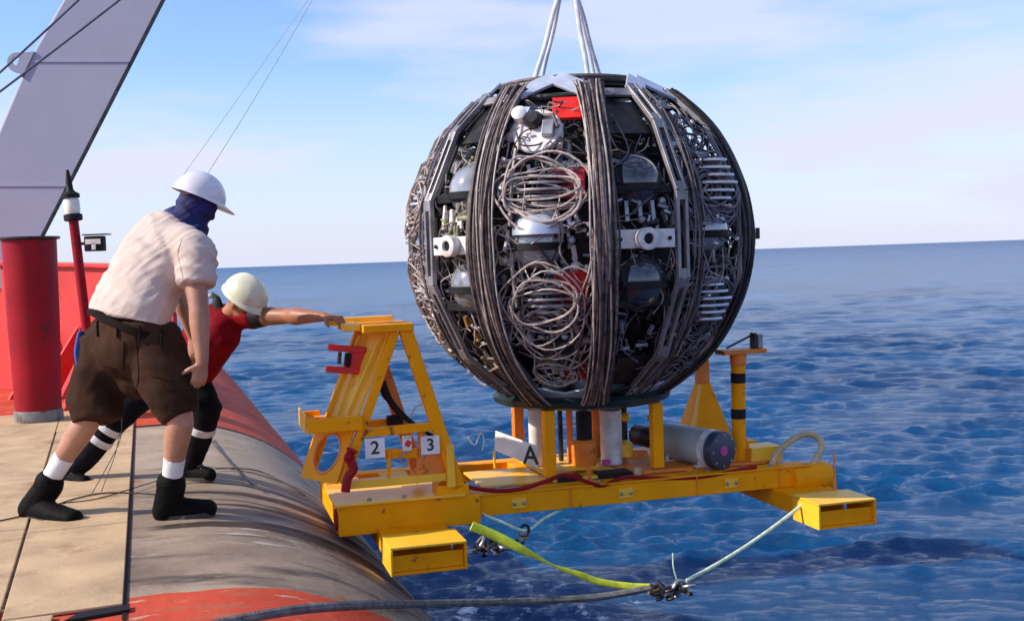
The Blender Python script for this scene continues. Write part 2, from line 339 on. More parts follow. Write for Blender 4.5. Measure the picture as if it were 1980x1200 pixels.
# ------------------------------------------------------------------ ship: deck and rounded hull edge
HYAW = math.atan2(0.307, 0.9516); HM = Matrix.Rotation(HYAW, 4, 'Z'); HMI = HM.inverted()
UC, HR = 0.137, 1.6
def HZ(px, py, z=0): return HMI @ PZ(px, py, z)
S_NEAR = 4.86; S_FAR = 10.2
def make_hull():
    prof = [(-7.0, 0.0), (-3, 0.0), (-0.6, 0.0), (0.0, 0.0)]
    prof += [(UC + HR * math.sin(a), HR * math.cos(a) - HR) for a in [math.pi / 2 * i / 30 for i in range(31)]]
    prof += [(UC + HR, -2.5), (UC + HR - 0.05, -4.0)]
    ss = [-3 + i * 0.25 for i in range(97)]
    mb = MB(); vs = []; n = len(prof)
    for s in ss:
        for u, z in prof: 
            dz = 0.008 * noise.noise(V((u * 1.3, s * 0.9, z))) if u > 0.05 else 0
            vs.append((u, s, z + dz - 0.004))
    fs = [(i * n + j, i * n + j + 1, (i + 1) * n + j + 1, (i + 1) * n + j) for i in range(len(ss) - 1) for j in range(n - 1)]
    mb.add(vs, fs)
    # painted bands: red, worn grey-tan, red
    m = bpy.data.materials.new('hull_paint'); m.use_nodes = True; t = m.node_tree; b = t.nodes['Principled BSDF']; l = t.links.new
    tcn = t.nodes.new('ShaderNodeTexCoord'); sp = t.nodes.new('ShaderNodeSeparateXYZ'); l(tcn.outputs['Object'], sp.inputs[0])
    def N(scale, detail=6, stretch=(1, 1, 1), rough=0.55):
        mp_ = t.nodes.new('ShaderNodeMapping'); mp_.inputs['Scale'].default_value = stretch; l(tcn.outputs['Object'], mp_.inputs[0])
        q = t.nodes.new('ShaderNodeTexNoise'); q.inputs['Scale'].default_value = scale; q.inputs['Detail'].default_value = detail; q.inputs['Roughness'].default_value = rough
        l(mp_.outputs[0], q.inputs[0]); return q.outputs[0]
    def ramp(src, a, b_, ca=(0, 0, 0), cb=(1, 1, 1)):
        q = t.nodes.new('ShaderNodeValToRGB'); q.color_ramp.elements[0].position = a; q.color_ramp.elements[1].position = b_
        q.color_ramp.elements[0].color = (*ca, 1); q.color_ramp.elements[1].color = (*cb, 1); l(src, q.inputs[0]); return q.outputs[0]
    def mix(f, a, b_):
        q = t.nodes.new('ShaderNodeMix'); q.data_type = 'RGBA'; l(f, q.inputs[0])
        for s_, x in (('A', a), ('B', b_)):
            if isinstance(x, tuple): q.inputs[s_].default_value = (*x, 1)
            else: l(x, q.inputs[s_])
        return q.outputs['Result']
    def math_(op, a, b_=None, c=None):
        q = t.nodes.new('ShaderNodeMath'); q.operation = op
        for i, x in enumerate((a, b_, c)):
            if x is None: continue
            if isinstance(x, (int, float)): q.inputs[i].default_value = x
            else: l(x, q.inputs[i])
        return q.outputs[0]
    wob = math_('MULTIPLY_ADD', N(3), 0.10, -0.05)
    sy = math_('ADD', sp.outputs['Y'], wob)
    near = math_('LESS_THAN', sy, S_NEAR); far = math_('GREATER_THAN', sy, S_FAR)
    redm = math_('MAXIMUM', near, far)
    grey = ramp(N(1.6), 0.3, 0.7, (0.18, 0.13, 0.10), (0.38, 0.285, 0.21))
    grey = mix(ramp(N(2.2, 9, (0.5, 2.2, 1)), 0.52, 0.66), grey, (0.10, 0.075, 0.065))
    grey = mix(ramp(N(4.0, 10, (0.35, 1.9, 0.6), 0.7), 0.60, 0.66), grey, (0.50, 0.44, 0.36))
    redc = ramp(N(2.0), 0.3, 0.7, (0.44, 0.052, 0.026), (0.58, 0.085, 0.045))
    redc = mix(ramp(N(5, 9, (0.5, 2, 1)), 0.56, 0.68), redc, (0.36, 0.12, 0.07))
    redc = mix(ramp(N(11, 10, (0.4, 1.5, 1), .7), 0.60, 0.66), redc, (0.5, 0.33, 0.25))
    fm = t.nodes.new('ShaderNodeMapRange'); fm.inputs['From Min'].default_value = 6.6; fm.inputs['From Max'].default_value = 8.0; l(sy, fm.inputs[0])
    grey = mix(math_('MULTIPLY', fm.outputs[0], 0.7), grey, ramp(N(2.5), .35, .7, (.36, .27, .2), (.5, .4, .3)))
    shade_bands = None  # crew's leg and body shadows painted as dark bands, some brown stain
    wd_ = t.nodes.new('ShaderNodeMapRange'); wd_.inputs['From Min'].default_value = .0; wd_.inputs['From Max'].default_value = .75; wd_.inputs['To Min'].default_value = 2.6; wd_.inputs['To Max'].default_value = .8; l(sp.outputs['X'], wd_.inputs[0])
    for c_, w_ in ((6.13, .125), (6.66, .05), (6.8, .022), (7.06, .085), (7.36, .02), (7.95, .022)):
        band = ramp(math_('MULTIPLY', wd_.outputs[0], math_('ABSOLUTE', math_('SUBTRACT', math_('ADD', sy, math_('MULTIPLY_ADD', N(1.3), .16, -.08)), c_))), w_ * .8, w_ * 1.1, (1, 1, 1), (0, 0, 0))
        shade_bands = band if shade_bands is None else math_('MAXIMUM', shade_bands, band)
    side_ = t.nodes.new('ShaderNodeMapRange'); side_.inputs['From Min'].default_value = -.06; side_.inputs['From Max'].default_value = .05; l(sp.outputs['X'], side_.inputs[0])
    shade_bands = math_('MULTIPLY', math_('MULTIPLY', shade_bands, ramp(N(9, 8, (.25, 1.6, .3)), .28, .42, (.45,) * 3, (1, 1, 1))), side_.outputs[0])
    grey = mix(math_('MULTIPLY', shade_bands, .92), grey, (0.04, 0.026, 0.022))
    grey = mix(ramp(N(2.6, 9, (1.2, .8, 1)), .62, .72), grey, (0.27, 0.11, 0.05))
    # red ends over the banded grey, dark line at the far boundary
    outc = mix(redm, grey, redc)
    edge = math_('LESS_THAN', math_('ABSOLUTE', math_('SUBTRACT', sy, S_FAR)), 0.07)
    outc = mix(edge, outc, (0.03, 0.02, 0.02))
    l(outc, b.inputs['Base Color']); b.inputs['Roughness'].default_value = 0.5; b.inputs['Specular IOR Level'].default_value = 0.12
    l(ramp(N(6), 0.3, 0.8, (0.58,) * 3, (0.9,) * 3), b.inputs['Roughness'])
    bp = t.nodes.new('ShaderNodeBump'); bp.inputs['Strength'].default_value = 0.35; bp.inputs['Distance'].default_value = 0.02; l(N(14, 8), bp.inputs['Height']); l(bp.outputs[0], b.inputs['Normal'])
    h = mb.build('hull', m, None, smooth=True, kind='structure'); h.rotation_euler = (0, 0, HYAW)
    # deck plates with open joints
    def plate(poly, th=0.014):
        q = MB().prism([(x, y, 0.0) for x, y in poly], (0, 0, th)); q.build('deck_plate', 'plate', h, bevel=0.004)
    g = 0.007
    A0 = HZ(275, 1172); A1 = HZ(243, 835)
    B0 = HZ(2, 1195); B1 = HZ(60, 1000)
    ub, slope = B1.x, 0
    ua = 0.5 * (A0.x + A1.x)
    cuts = [A0.y, HZ(262, 1014).y, HZ(255, 952).y, 10.12]
    ub = B1.x; ub0 = B0.x
    def uB(s): return ub0 + (ub - ub0) * (s - B0.y) / (B1.y - B0.y)
    for i in range(3):
        s0, s1 = cuts[i] + g, cuts[i + 1] - g
        sk = 0.03
        plate([(uB(s0) + g, s0), (ua - g, s0 + sk), (ua - g, s1 + sk), (uB(s1) + g, s1)])
    plate([(uB(10.14), 10.14), (ua - g, 10.14), (ua - g, 11.6), (uB(11.6), 11.6)])
    for u0, u1, c in ((-2.6, None, [3.6, 4.9, 6.35, 7.9, 10.12, 11.6]), (-4.6, -2.6, [3.0, 5.6, 7.2, 10.12, 11.6])):
        for i in range(len(c) - 1):
            s0, s1 = c[i] + g, c[i + 1] - g
            plate([(u0 + g, s0), ((uB(s0) if u1 is None else u1) - g, s0), ((uB(s1) if u1 is None else u1) - g, s1), (u0 + g, s1)])
    plate([(uB(3.7) + g, 3.7), (ua - .30, 3.7), (ua - .26, cuts[0] - g), (uB(cuts[0]) + g, cuts[0] - g)])
    # black strip added to stand for the shadow in the plate-end gap
    q = MB().prism([(ua - 0.22, cuts[0] - 0.10, 0.001), (ua + 0.02, cuts[0] - 0.05, 0.001), (ua + 0.02, cuts[0] + 0.02, 0.001), (ua - 0.16, cuts[0] + 0.0, 0.001)], (0, 0, 0.01))
    q.build('gap_shade_strip', 'black', h)
    q = MB()
    q.box((ua, (A0.y + A1.y) / 2, 0.0015), (0.016, A1.y - A0.y + .3, 0.002))
    q.build('joint_seal', 'black', h)
    return h
hull = make_hull()

def HS(px, py, off=.02):
    """point on the hull surface seen at a pixel"""
    o = HMI @ CAMP; d = (HMI.to_3x3() @ ray(px, py)).normalized(); t = 1.0
    for _ in range(4000):
        p = o + d * t
        h = 0 if p.x < UC else (math.sqrt(max(0, HR ** 2 - (p.x - UC) ** 2)) - HR if p.x < UC + HR else -9)
        if p.z <= h + off: break
        t += .005
    return HM @ p
# bulwark behind the crew
bw = empty('bulwark', P(150, 700, 12.2).to_3d(), 0, 'red steel bulwark wall with stays behind the crew and the red bollard', 'wall')
def bulwark():
    a = P(-170, 508, 14.3); b = P(330, 520, 11.5); z0 = 0.0
    d = (b - a); d.z = 0; d.normalize(); nrm = V((-d.y, d.x, 0))
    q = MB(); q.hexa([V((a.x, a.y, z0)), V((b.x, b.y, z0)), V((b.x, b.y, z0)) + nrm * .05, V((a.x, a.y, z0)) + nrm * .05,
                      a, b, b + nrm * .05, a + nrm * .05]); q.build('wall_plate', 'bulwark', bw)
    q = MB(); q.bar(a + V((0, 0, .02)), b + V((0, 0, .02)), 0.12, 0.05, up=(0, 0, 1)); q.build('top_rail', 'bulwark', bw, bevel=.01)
    for t in (0.59, 0.68, 0.85):
        p = a.lerp(b, t); p0 = V((p.x, p.y, 0))
        q = MB(); q.prism([p0 - nrm * .02 + V((0, 0, 0.75)), p0 - nrm * .02, p0 - nrm * .6], d * .03); q.build('stay', 'bulwark', bw)
    for px, py in ((119, 604), (138, 606), (124, 680)):
        c = P(px, py, 12.62)
        r = 0.05 if py < 650 else 0.14
        q = MB(); q.lathe([(r, 0), (r, 0.012)], 20, c + V((0, 0.1, 0)) - nrm * .05, V((0, -1, 0)).to_track_quat('Z', 'Y').to_matrix() @ Matrix.Diagonal(V((0.6, 1.4, 1)) if r > .1 else V((.5, .5, 1)))); q.build('drain_cover', 'red', bw)
for (x0, y0, x1, y1) in ((118, 770, 158, 688), (120, 800, 160, 716), (128, 828, 166, 745)):
    MB().bar(P(x0, y0, 10.9), P(x1, y1, 11.3), .05, .05, up=(0, 0, 1)).build('brace', 'bulwark', bw, bevel=.006)
bulwark(); place_children(bw)

# red bollard
bo = empty('bollard', PZ(76, 828, 0), 0, 'tall dark red steel bollard with grey base at left', 'bollard')
def bollard():
    b = PZ(76, 815, 0.0); t = P(56, 460, b.y); ax = (t - b); h = ax.length
    rot = ax.to_track_quat('Z', 'Y').to_matrix()
    r0 = 0.196; r1 = 0.23
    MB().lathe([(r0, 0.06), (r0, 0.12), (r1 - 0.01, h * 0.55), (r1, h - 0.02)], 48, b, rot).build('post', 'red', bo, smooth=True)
    MB().lathe([(r1 + .01, h - 0.018), (r1 + .03, h - 0.012), (r1 + .03, h + .008), (0.02, h + .01)], 48, b, rot).build('top_plate', 'darkmetal', bo, smooth=True)
    MB().lathe([(r0 + .006, -0.02), (r0 + .012, 0.0), (r0 + .012, 0.10), (r0 + .004, 0.115)], 48, b, rot).build('base_ring', 'ring', bo, smooth=True)
    MB().tube([b + rot @ V((-r1 * .97 * math.cos(.35), -r1 * math.sin(.35) , .15)), b + rot @ V((-r1 * math.cos(.35) * 1.01, -r1 * 1.01 * math.sin(.35), h * .97))], 0.006, 6).build('weld_seam', 'red', bo)
bollard(); place_children(bo)

# gantry leg
ga = empty('gantry', P(30, 700, 13.5), 0, 'large grey slanting gantry leg rising behind the red bollard', 'gantry')
def gantry():
    Y = 13.2
    pl = [P(-175, 560, Y), P(30, 560, Y), P(345, -55, Y), P(155, -55, Y), P(70, 92, Y), P(38, 160, Y), P(-10, 275, Y)]
    MB().prism(pl, (-0.46, 0.9, 0)).build('leg', 'grey_paint', ga, bevel=0.02)
    e0 = P(30, 560, Y) + V((0.0, -0.012, 0)); e1 = P(345, -55, Y) + V((0.0, -0.012, 0))
    MB().bar(e0, e1, 0.035, 0.03).build('edge_strip', 'darkmetal', ga)
    for t_ in (.33, .72):
        p0 = P(-175, 560, Y).lerp(P(155, -55, Y), t_); p1 = P(30, 560, Y).lerp(P(345, -55, Y), t_); MB().bar(p0 + V((0, -.004, 0)), p1 + V((0, -.004, 0)), .012, .022, up=(0, 0, 1)).build('weld_seam', 'grey_paint', ga)
    # padeye
    c = P(33, 121, Y - .02); pts = []
    for i in range(13):
        an = R_(75 + i * 17.0); pts.append(c + V((math.cos(an) * .115, 0, math.sin(an) * .115)))
    pts = [P(66, 100, Y - .02)] + pts + [P(42, 150, Y - .02)]
    q = MB(); n = len(pts); hole = []
    cc = c + V((-0.02, 0, 0.02))
    for p in pts: 
        d = (p - cc); d.y = 0; hole.append(cc + d.normalized() * .05)
    vs = pts + hole + [p + V((0, .05, 0)) for p in pts] + [p + V((0, .05, 0)) for p in hole]
    fs = []
    for i in range(n):
        j = (i + 1) % n
        fs += [(i, j, n + j, n + i), (2 * n + i, 3 * n + i, 3 * n + j, 2 * n + j), (i, 2 * n + i, 2 * n + j, j), (n + i, n + j, 3 * n + j, 3 * n + i)]
    q.add(vs, fs).build('padeye', 'grey_paint', ga)
gantry(); place_children(ga)
def sag(a, b, s, n=24):
    a = V(a); b = V(b); return [a.lerp(b, i / n) - V((0, 0, s * 4 * (i / n) * (1 - i / n))) for i in range(n + 1)]
def loose(name, pts, r, m, label, cat, group=None, n=8, **k):
    q = MB(); c = V(pts[0]); q.tube([V(p) - c for p in pts], r, n, **k)
    o = q.build(name, m, None, smooth=True, label=label, cat=cat, group=group); o.location = c; return o
loose('steel_wire', sag(P(-60, 194, 12.0), P(200, -45, 12.6), .01), 0.012, 'wire', 'upper of two dark wires crossing the grey gantry leg', 'wire', 'wires across the gantry')
loose('steel_wire', sag(P(-60, 222, 11.6), P(290, -46, 12.2), .01), 0.012, 'wire', 'lower of two dark wires crossing the grey gantry leg', 'wire', 'wires across the gantry')
loose('rigging_line', sag(P(640, -62, 15), P(350, 345, 15), .0), 0.0035, 'wire_far', 'left one of two faint rigging lines above the white helmet', 'rigging line', 'faint rigging lines')
loose('rigging_line', sag(P(633, -52, 15), P(395, 345, 15), .05), 0.0045, 'wire_far', 'right one of two faint rigging lines above the white helmet', 'rigging line', 'faint rigging lines')

# beacon pole
bp_ = empty('beacon_pole', PZ(172, 700, 0), 0, 'red pole with a black and white beacon lamp and small floodlight', 'lamp post')
def beacon():
    Y = 11.4; a = P(142, 425, Y); b = P(178, 720, Y); ax = (a - b).normalized(); rot = ax.to_track_quat('Z', 'Y').to_matrix()
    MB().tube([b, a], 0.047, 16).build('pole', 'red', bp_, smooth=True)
    def s(d, r): return (r, d)
    o = a
    MB().lathe([(.075, -.01), (.09, 0.0), (.09, .05), (.07, .06)], 24, o, rot).build('lamp_base', 'black', bp_, smooth=True)
    MB().lathe([(.07, .06), (.078, .10), (.078, .19), (.066, .215)], 24, o, rot).build('lamp_lens', 'lens', bp_, smooth=True)
    MB().lathe([(.07, .215), (.088, .22), (.088, .255), (.05, .28), (.035, .30), (.03, .38), (.02, .46), (.012, .50)], 24, o, rot).build('lamp_cap', 'black', bp_, smooth=True)
    c = P(184, 471, Y)
    MB().box(c, (.19, .10, .15)).build('floodlight', 'black', bp_, bevel=.01)
    MB().box(c + V((0, -.055, .02)), (.15, .014, .05)).build('floodlight_glass', 'lens', bp_)
    MB().box(c + V((.005, -.055, -.03)), (.04, .014, .06)).build('bracket', 'offwhite', bp_)
    MB().box(c + V((0.02, -.0, .09)), (.25, .12, .012)).build('hood', 'darkmetal', bp_)
    MB().bar(P(155, 471, Y), P(175, 471, Y), .03, .03).build('arm', 'red', bp_)
beacon(); place_children(bp_)
# ------------------------------------------------------------------ sensor ball
BR = 1.09; BZ = 1.425; BB = -1.0
ball = empty('sensor_ball', (0.43, 7.34, BZ + BB), R_(-3.5), 'huge dark ball of cables, metal ribs and glass spheres hanging from the white sling', 'instrument ball')
def sp(ph, la, r=BR):
    """phi, lambda in degrees (phi from the camera side, to the right)"""
    p = R_(ph); l = R_(la)
    return V((r * math.cos(l) * math.sin(p), -r * math.cos(l) * math.cos(p), r * math.sin(l) - BB))
def frame_at(ph, la):
    p = R_(ph); l = R_(la)
    out = V((math.cos(l) * math.sin(p), -math.cos(l) * math.cos(p), math.sin(l)))
    east = V((math.cos(p), math.sin(p), 0)); north = out.cross(east) * -1
    if north.z < 0: north = -north
    return Matrix((east, north, out)).transposed()
RIBS = [-113, -89, -54, -29, 8, 34, 68, 94, 128, 154, 188, 214]
WIDE = [(-89, -54), (-29, 8), (34, 68), (94, 128), (154, 188), (214, 247)]
NARROW = [(-113, -89), (-54, -29), (8, 34), (68, 94), (128, 154), (188, 214)]
LATS = [-64, -39, -13, 13, 37, 55]
def rib(ph):
    m = 'rib'; fr = MB(); w = 0.082; dp = 0.03
    for a, b in zip(LATS[:-1], LATS[1:]):
        A = sp(ph, a, BR * 1.006); B = sp(ph, b, BR * 1.006); F = frame_at(ph, (a + b) / 2); e = F.col[0]; o = F.col[2]
        t = (B - A); ln = t.length; t.normalize()
        for s in (-1, 1): fr.bar(A + e * s * w * .37, B + e * s * w * .37, w * .26, dp, up=o)
        cap = 0.055
        fr.bar(A - t * 0.004, A + t * cap, w * .5, dp * .92, up=o); fr.bar(B - t * cap, B + t * 0.004, w * .5, dp * .92, up=o)
    r = fr.build('rib', m, ball, bevel=0.0035)
    q = MB()
    q.bar(sp(ph, -60, BR * .93), sp(ph, -30, BR * .93), .02, .05, up=frame_at(ph, -45).col[2])
    for a, b in zip(LATS[:-1], LATS[1:]):
        q.bar(sp(ph, a, BR * .965), sp(ph, b, BR * .965), w * .62, .012, up=frame_at(ph, (a + b) / 2).col[2])
    q.build('rib_web', 'black', ball)
for ph in RIBS: rib(ph)
def hoop(la, r, rad, n=72, name='hoop', m='rib', flat=None):
    pts = [sp(i * 360 / n, la, r) for i in range(n)]
    return MB().tube(pts, rad, 8, closed=True, flat=flat).build(name, m, ball, smooth=True)
# top and bottom collars
for (a, b) in WIDE + NARROW:
    mid = (a + b) / 2; wide = (b - a) > 28
    la0, lam = (52, 62) if wide else (51, 52)
    for s, (x, y) in enumerate(((a, mid), (mid, b))):
        if wide:
            p0 = sp(x, la0 if s == 0 else lam, BR * 1.0); p1 = sp(y, lam if s == 0 else la0, BR * 1.0)
        else:
            p0 = sp(x, 51.5, BR * .99); p1 = sp(y, 51.5, BR * .99)
        nrm = ((p0 + p1) / 2 - V((0, 0, -BB + .3))).normalized()
        q = MB(); q.bar(p0, p1, .125 if wide else .06, .02, up=nrm)
        pl = q.build('top_plate', 'alu' if wide else 'rib', ball, bevel=.004)
        if wide:
            e = p0.lerp(p1, 0.17 if s == 0 else .83); d = (p1 - p0).normalized()
            MB().bar(e - d * .033 + nrm * .0105, e + d * .033 + nrm * .0105, .03, .004, up=nrm).build('slot', 'black', pl)
    p0 = sp(a + 1, -58, BR * .99); p1 = sp(b - 1, -58, BR * .99); pm = sp(mid, -62, BR * .99)
    nrm = ((p0 + p1) / 2 - V((0, 0, -BB - .25))).normalized()
    q = MB(); q.bar(p0, pm, .10, .016, up=nrm); q.build('bottom_plate', 'alu' if wide else 'darkmetal', ball, bevel=.004)
    q = MB(); q.bar(pm, p1, .10, .016, up=nrm); q.build('bottom_plate', 'alu' if wide else 'darkmetal', ball, bevel=.004)
hoop(61, BR * .985, .016, name='top_ring', m='darkmetal'); hoop(52, BR * .97, .02, name='inner_ring', m='darkmetal')
hoop(63.5, BR * .995, .012, name='top_rope', m='rope'); hoop(66, BR * .985, .012, name='top_rope', m='rope_dark')
MB().lathe([(0.02, BR * .86 - BB), (.45, BR * .88 - BB), (.5, BR * .84 - BB), (.02, BR * .80 - BB)], 36).build('top_cover', 'darkmetal', ball)
MB().lathe([(.05, -.03), (.53, -.03), (.565, -.015), (.575, .02), (.55, .045), (.3, .06), (.05, .06)], 64).build('base_disc', 'green', ball, smooth=True)
# dark core behind everything
mb = MB(); mb.sphere((0, 0, -BB), BR * .80, 48); mb.build('inner_cage', 'core', ball, smooth=True)
for la in (-48, -30, 0, 30, 44): hoop(la, BR * .86, .012, name='inner_hoop', m='darkmetal')
# rope bundles
def bundle(ph, w, n, l0=-60, l1=53, r=1.035, rad=.0095, mats=('rope', 'rope_dark')):
    lay = {}
    for i in range(n):
        off = (i + .5) / n * w - w / 2 + random.uniform(-.15, .15) * w / n; ph0 = random.uniform(0, 6); fr = random.uniform(1.5, 4); am = random.uniform(.2, 1.6)
        pts = []
        for k in range(37):
            la = l0 + (l1 - l0) * k / 36
            pinch = 1 - .25 * abs(math.sin(R_((la + 4) * 2.6)))
            x = off * pinch / max(.45, math.cos(R_(la))) ** .5 + math.sin(ph0 + fr * R_(la) * 2) * am * .006
            lift = .006 * math.sin(ph0 * 2 + R_(la) * 5) + (.012 if i % 2 else 0)
            pts.append(sp(ph + math.degrees(x / (BR * max(.3, math.cos(R_(la))))), la, BR * (r + random.uniform(-.001, .001)) + lift))
        mm_ = mats[0] if random.random() < .5 else mats[1]
        lay.setdefault(mm_, MB()).tube(pts, rad * random.uniform(.8, 1.15), 7)
    for k_, q in lay.items(): q.build('rope_bundle', k_, ball, smooth=True)
bundle(-29.5, .142, 14, rad=.008); bundle(-27, .15, 6, rad=.006, mats=('cable', 'rope'), r=1.045)
bundle(8.5, .145, 15, rad=.008); bundle(7, .13, 8, rad=.006, mats=('cable', 'rope'), r=1.045)
for ph in (39.5, 98, 124, 158, 184, 218, 243): bundle(ph, .05, 4, rad=.006, mats=('rope_dark', 'cable_dark'), r=1.0)
bundle(-58.5, .05, 3, rad=.006, mats=('cable', 'cable_dark'), r=1.0)
for ph in (69, 74, 90): bundle(ph, .12, 10, rad=.010, mats=('rope_dark', 'black'), r=1.015)

# glass spheres
def housing(ph, la, r, rad, m, dome='up', bracket=False):
    F = frame_at(ph, la); c = sp(ph, la, r)
    g = MB().sphere(c, rad, 28).build('glass_sphere', m, ball, smooth=True)
    MB().lathe([(rad * 1.0, -.028), (rad * 1.08, -.026), (rad * 1.08, .014), (rad * 1.0, .016)], 32, c + V((0, 0, -.02))).build('band', 'black', g, smooth=True)
    o = F.col[2]; top = c + V((0, 0, rad * .93)) + V((o.x, o.y, 0)) * rad * .3
    if bracket:
        MB().lathe([(rad * .25, rad * .96), (rad * .28, rad * 1.03), (rad * .1, rad * 1.05)], 16, c, V((o.x, o.y, 1.2)).normalized().to_track_quat('Z', 'Y').to_matrix()).build('vent_plug', 'darkmetal', g, smooth=True)
    return g
def reel(ph, la, r, rad, n=5, gap=.034, m='steel', hub='darkmetal'):
    c = sp(ph, la, r)
    q = MB(); q.lathe([(rad * .45, -gap * n / 2), (rad * .45, gap * n / 2)], 20, c); q.build('reel_hub', hub, ball, smooth=True)
    for i in range(n):
        z = (i - (n - 1) / 2) * gap; k = 1 - .12 * abs(i - (n - 1) / 2)
        MB().lathe([(rad * .4, z - .006), (rad * k, z - .007), (rad * k * 1.01, z), (rad * k, z + .007), (rad * .4, z + .006)], 28, c).build('reel_flange', m, ball, smooth=True)
def coil(ph, la, hw, hh, n, m='cable', r=1.0, rad=.0062, jit=.02, tilt=0.):
    q = MB(); F = frame_at(ph, la); c = sp(ph, la, BR * r); R2 = Matrix.Rotation(tilt, 3, 'Z')
    for i in range(n):
        a = hw * (1 + random.uniform(-.28, .03)); b = hh * (1 + random.uniform(-.6, .08)); ox = random.uniform(-jit, jit); oy = random.uniform(-jit, jit) * 1.5
        p0 = random.uniform(0, 6); tl = random.uniform(-.28, .28); pts = []
        for k in range(30):
            t = 2 * math.pi * k / 30
            x = ox + a * math.cos(t) * (1 + .10 * math.sin(3 * t + p0)); y = oy + b * math.sin(t) * (1 + .20 * math.sin(2 * t + p0)) + tl * x
            v = R2 @ V((x, y, 0))
            lift = .018 * math.sin(t * 2 + p0) + random.uniform(0, .003) + i * .003
            rr_ = c + F @ V((v.x, v.y, 0))
            d = rr_ - V((0, 0, -BB)); d = d.normalized() * (BR * r * (1.0) + lift)
            pts.append(V((0, 0, -BB)) + d)
        q.tube(pts, rad * random.uniform(.8, 1.1), 6, closed=True)
    q.build('cable_coil', m, ball, smooth=True)
def wander(ph0, ph1, l0, l1, n, m, r0=.86, r1=1.0, rad=.005, k=7, name='cable'):
    q = MB()
    for i in range(n):
        ph = random.uniform(ph0, ph1); la = random.uniform(l0, l1); pts = []; dr_ = random.uniform(0, 6.28)
        for j in range(k):
            pts.append(sp(ph, la, BR * random.uniform(r0, r1))); dr_ += random.uniform(-1.2, 1.2)
            ph = min(max(ph + math.cos(dr_) * 5.5, ph0), ph1); la = min(max(la + math.sin(dr_) * 6.5, l0), l1)
        q.tube(catmull(pts, 4), rad * random.uniform(.7, 1.3), 6)
    q.build(name, m, ball, smooth=True)
def clutter(ph0, ph1, l0, l1, n, mats, r0=.78, r1=.93, s=.05, name='fitting'):
    by = {m: MB() for m in mats}
    for i in range(n):
        m = random.choice(mats); ph = random.uniform(ph0, ph1); la = random.uniform(l0, l1); c = sp(ph, la, BR * random.uniform(r0, r1)); F = frame_at(ph, la)
        k = random.random(); z = s * random.uniform(.5, 1.2)
        rot = F @ Matrix.Rotation(random.choice((0, math.pi / 2)) + random.uniform(-.4, .4), 3, 'Z')
        if k < .35: by[m].box(c, (z * 1.5, z * .5, z * .5), rot)
        elif k < .8: by[m].lathe([(z * .3, -z), (z * .32, -z * .9), (z * .32, z * .5), (z * .42, z * .55), (z * .42, z * .8), (z * .2, z)], 12, c, rot @ Matrix.Rotation(math.pi / 2, 3, 'X'))
        else: by[m].sphere(c, z * .5, 10)
    for m, q in by.items():
        if q.v: q.build(name, m, ball, smooth=True, bevel=0, kind='stuff')
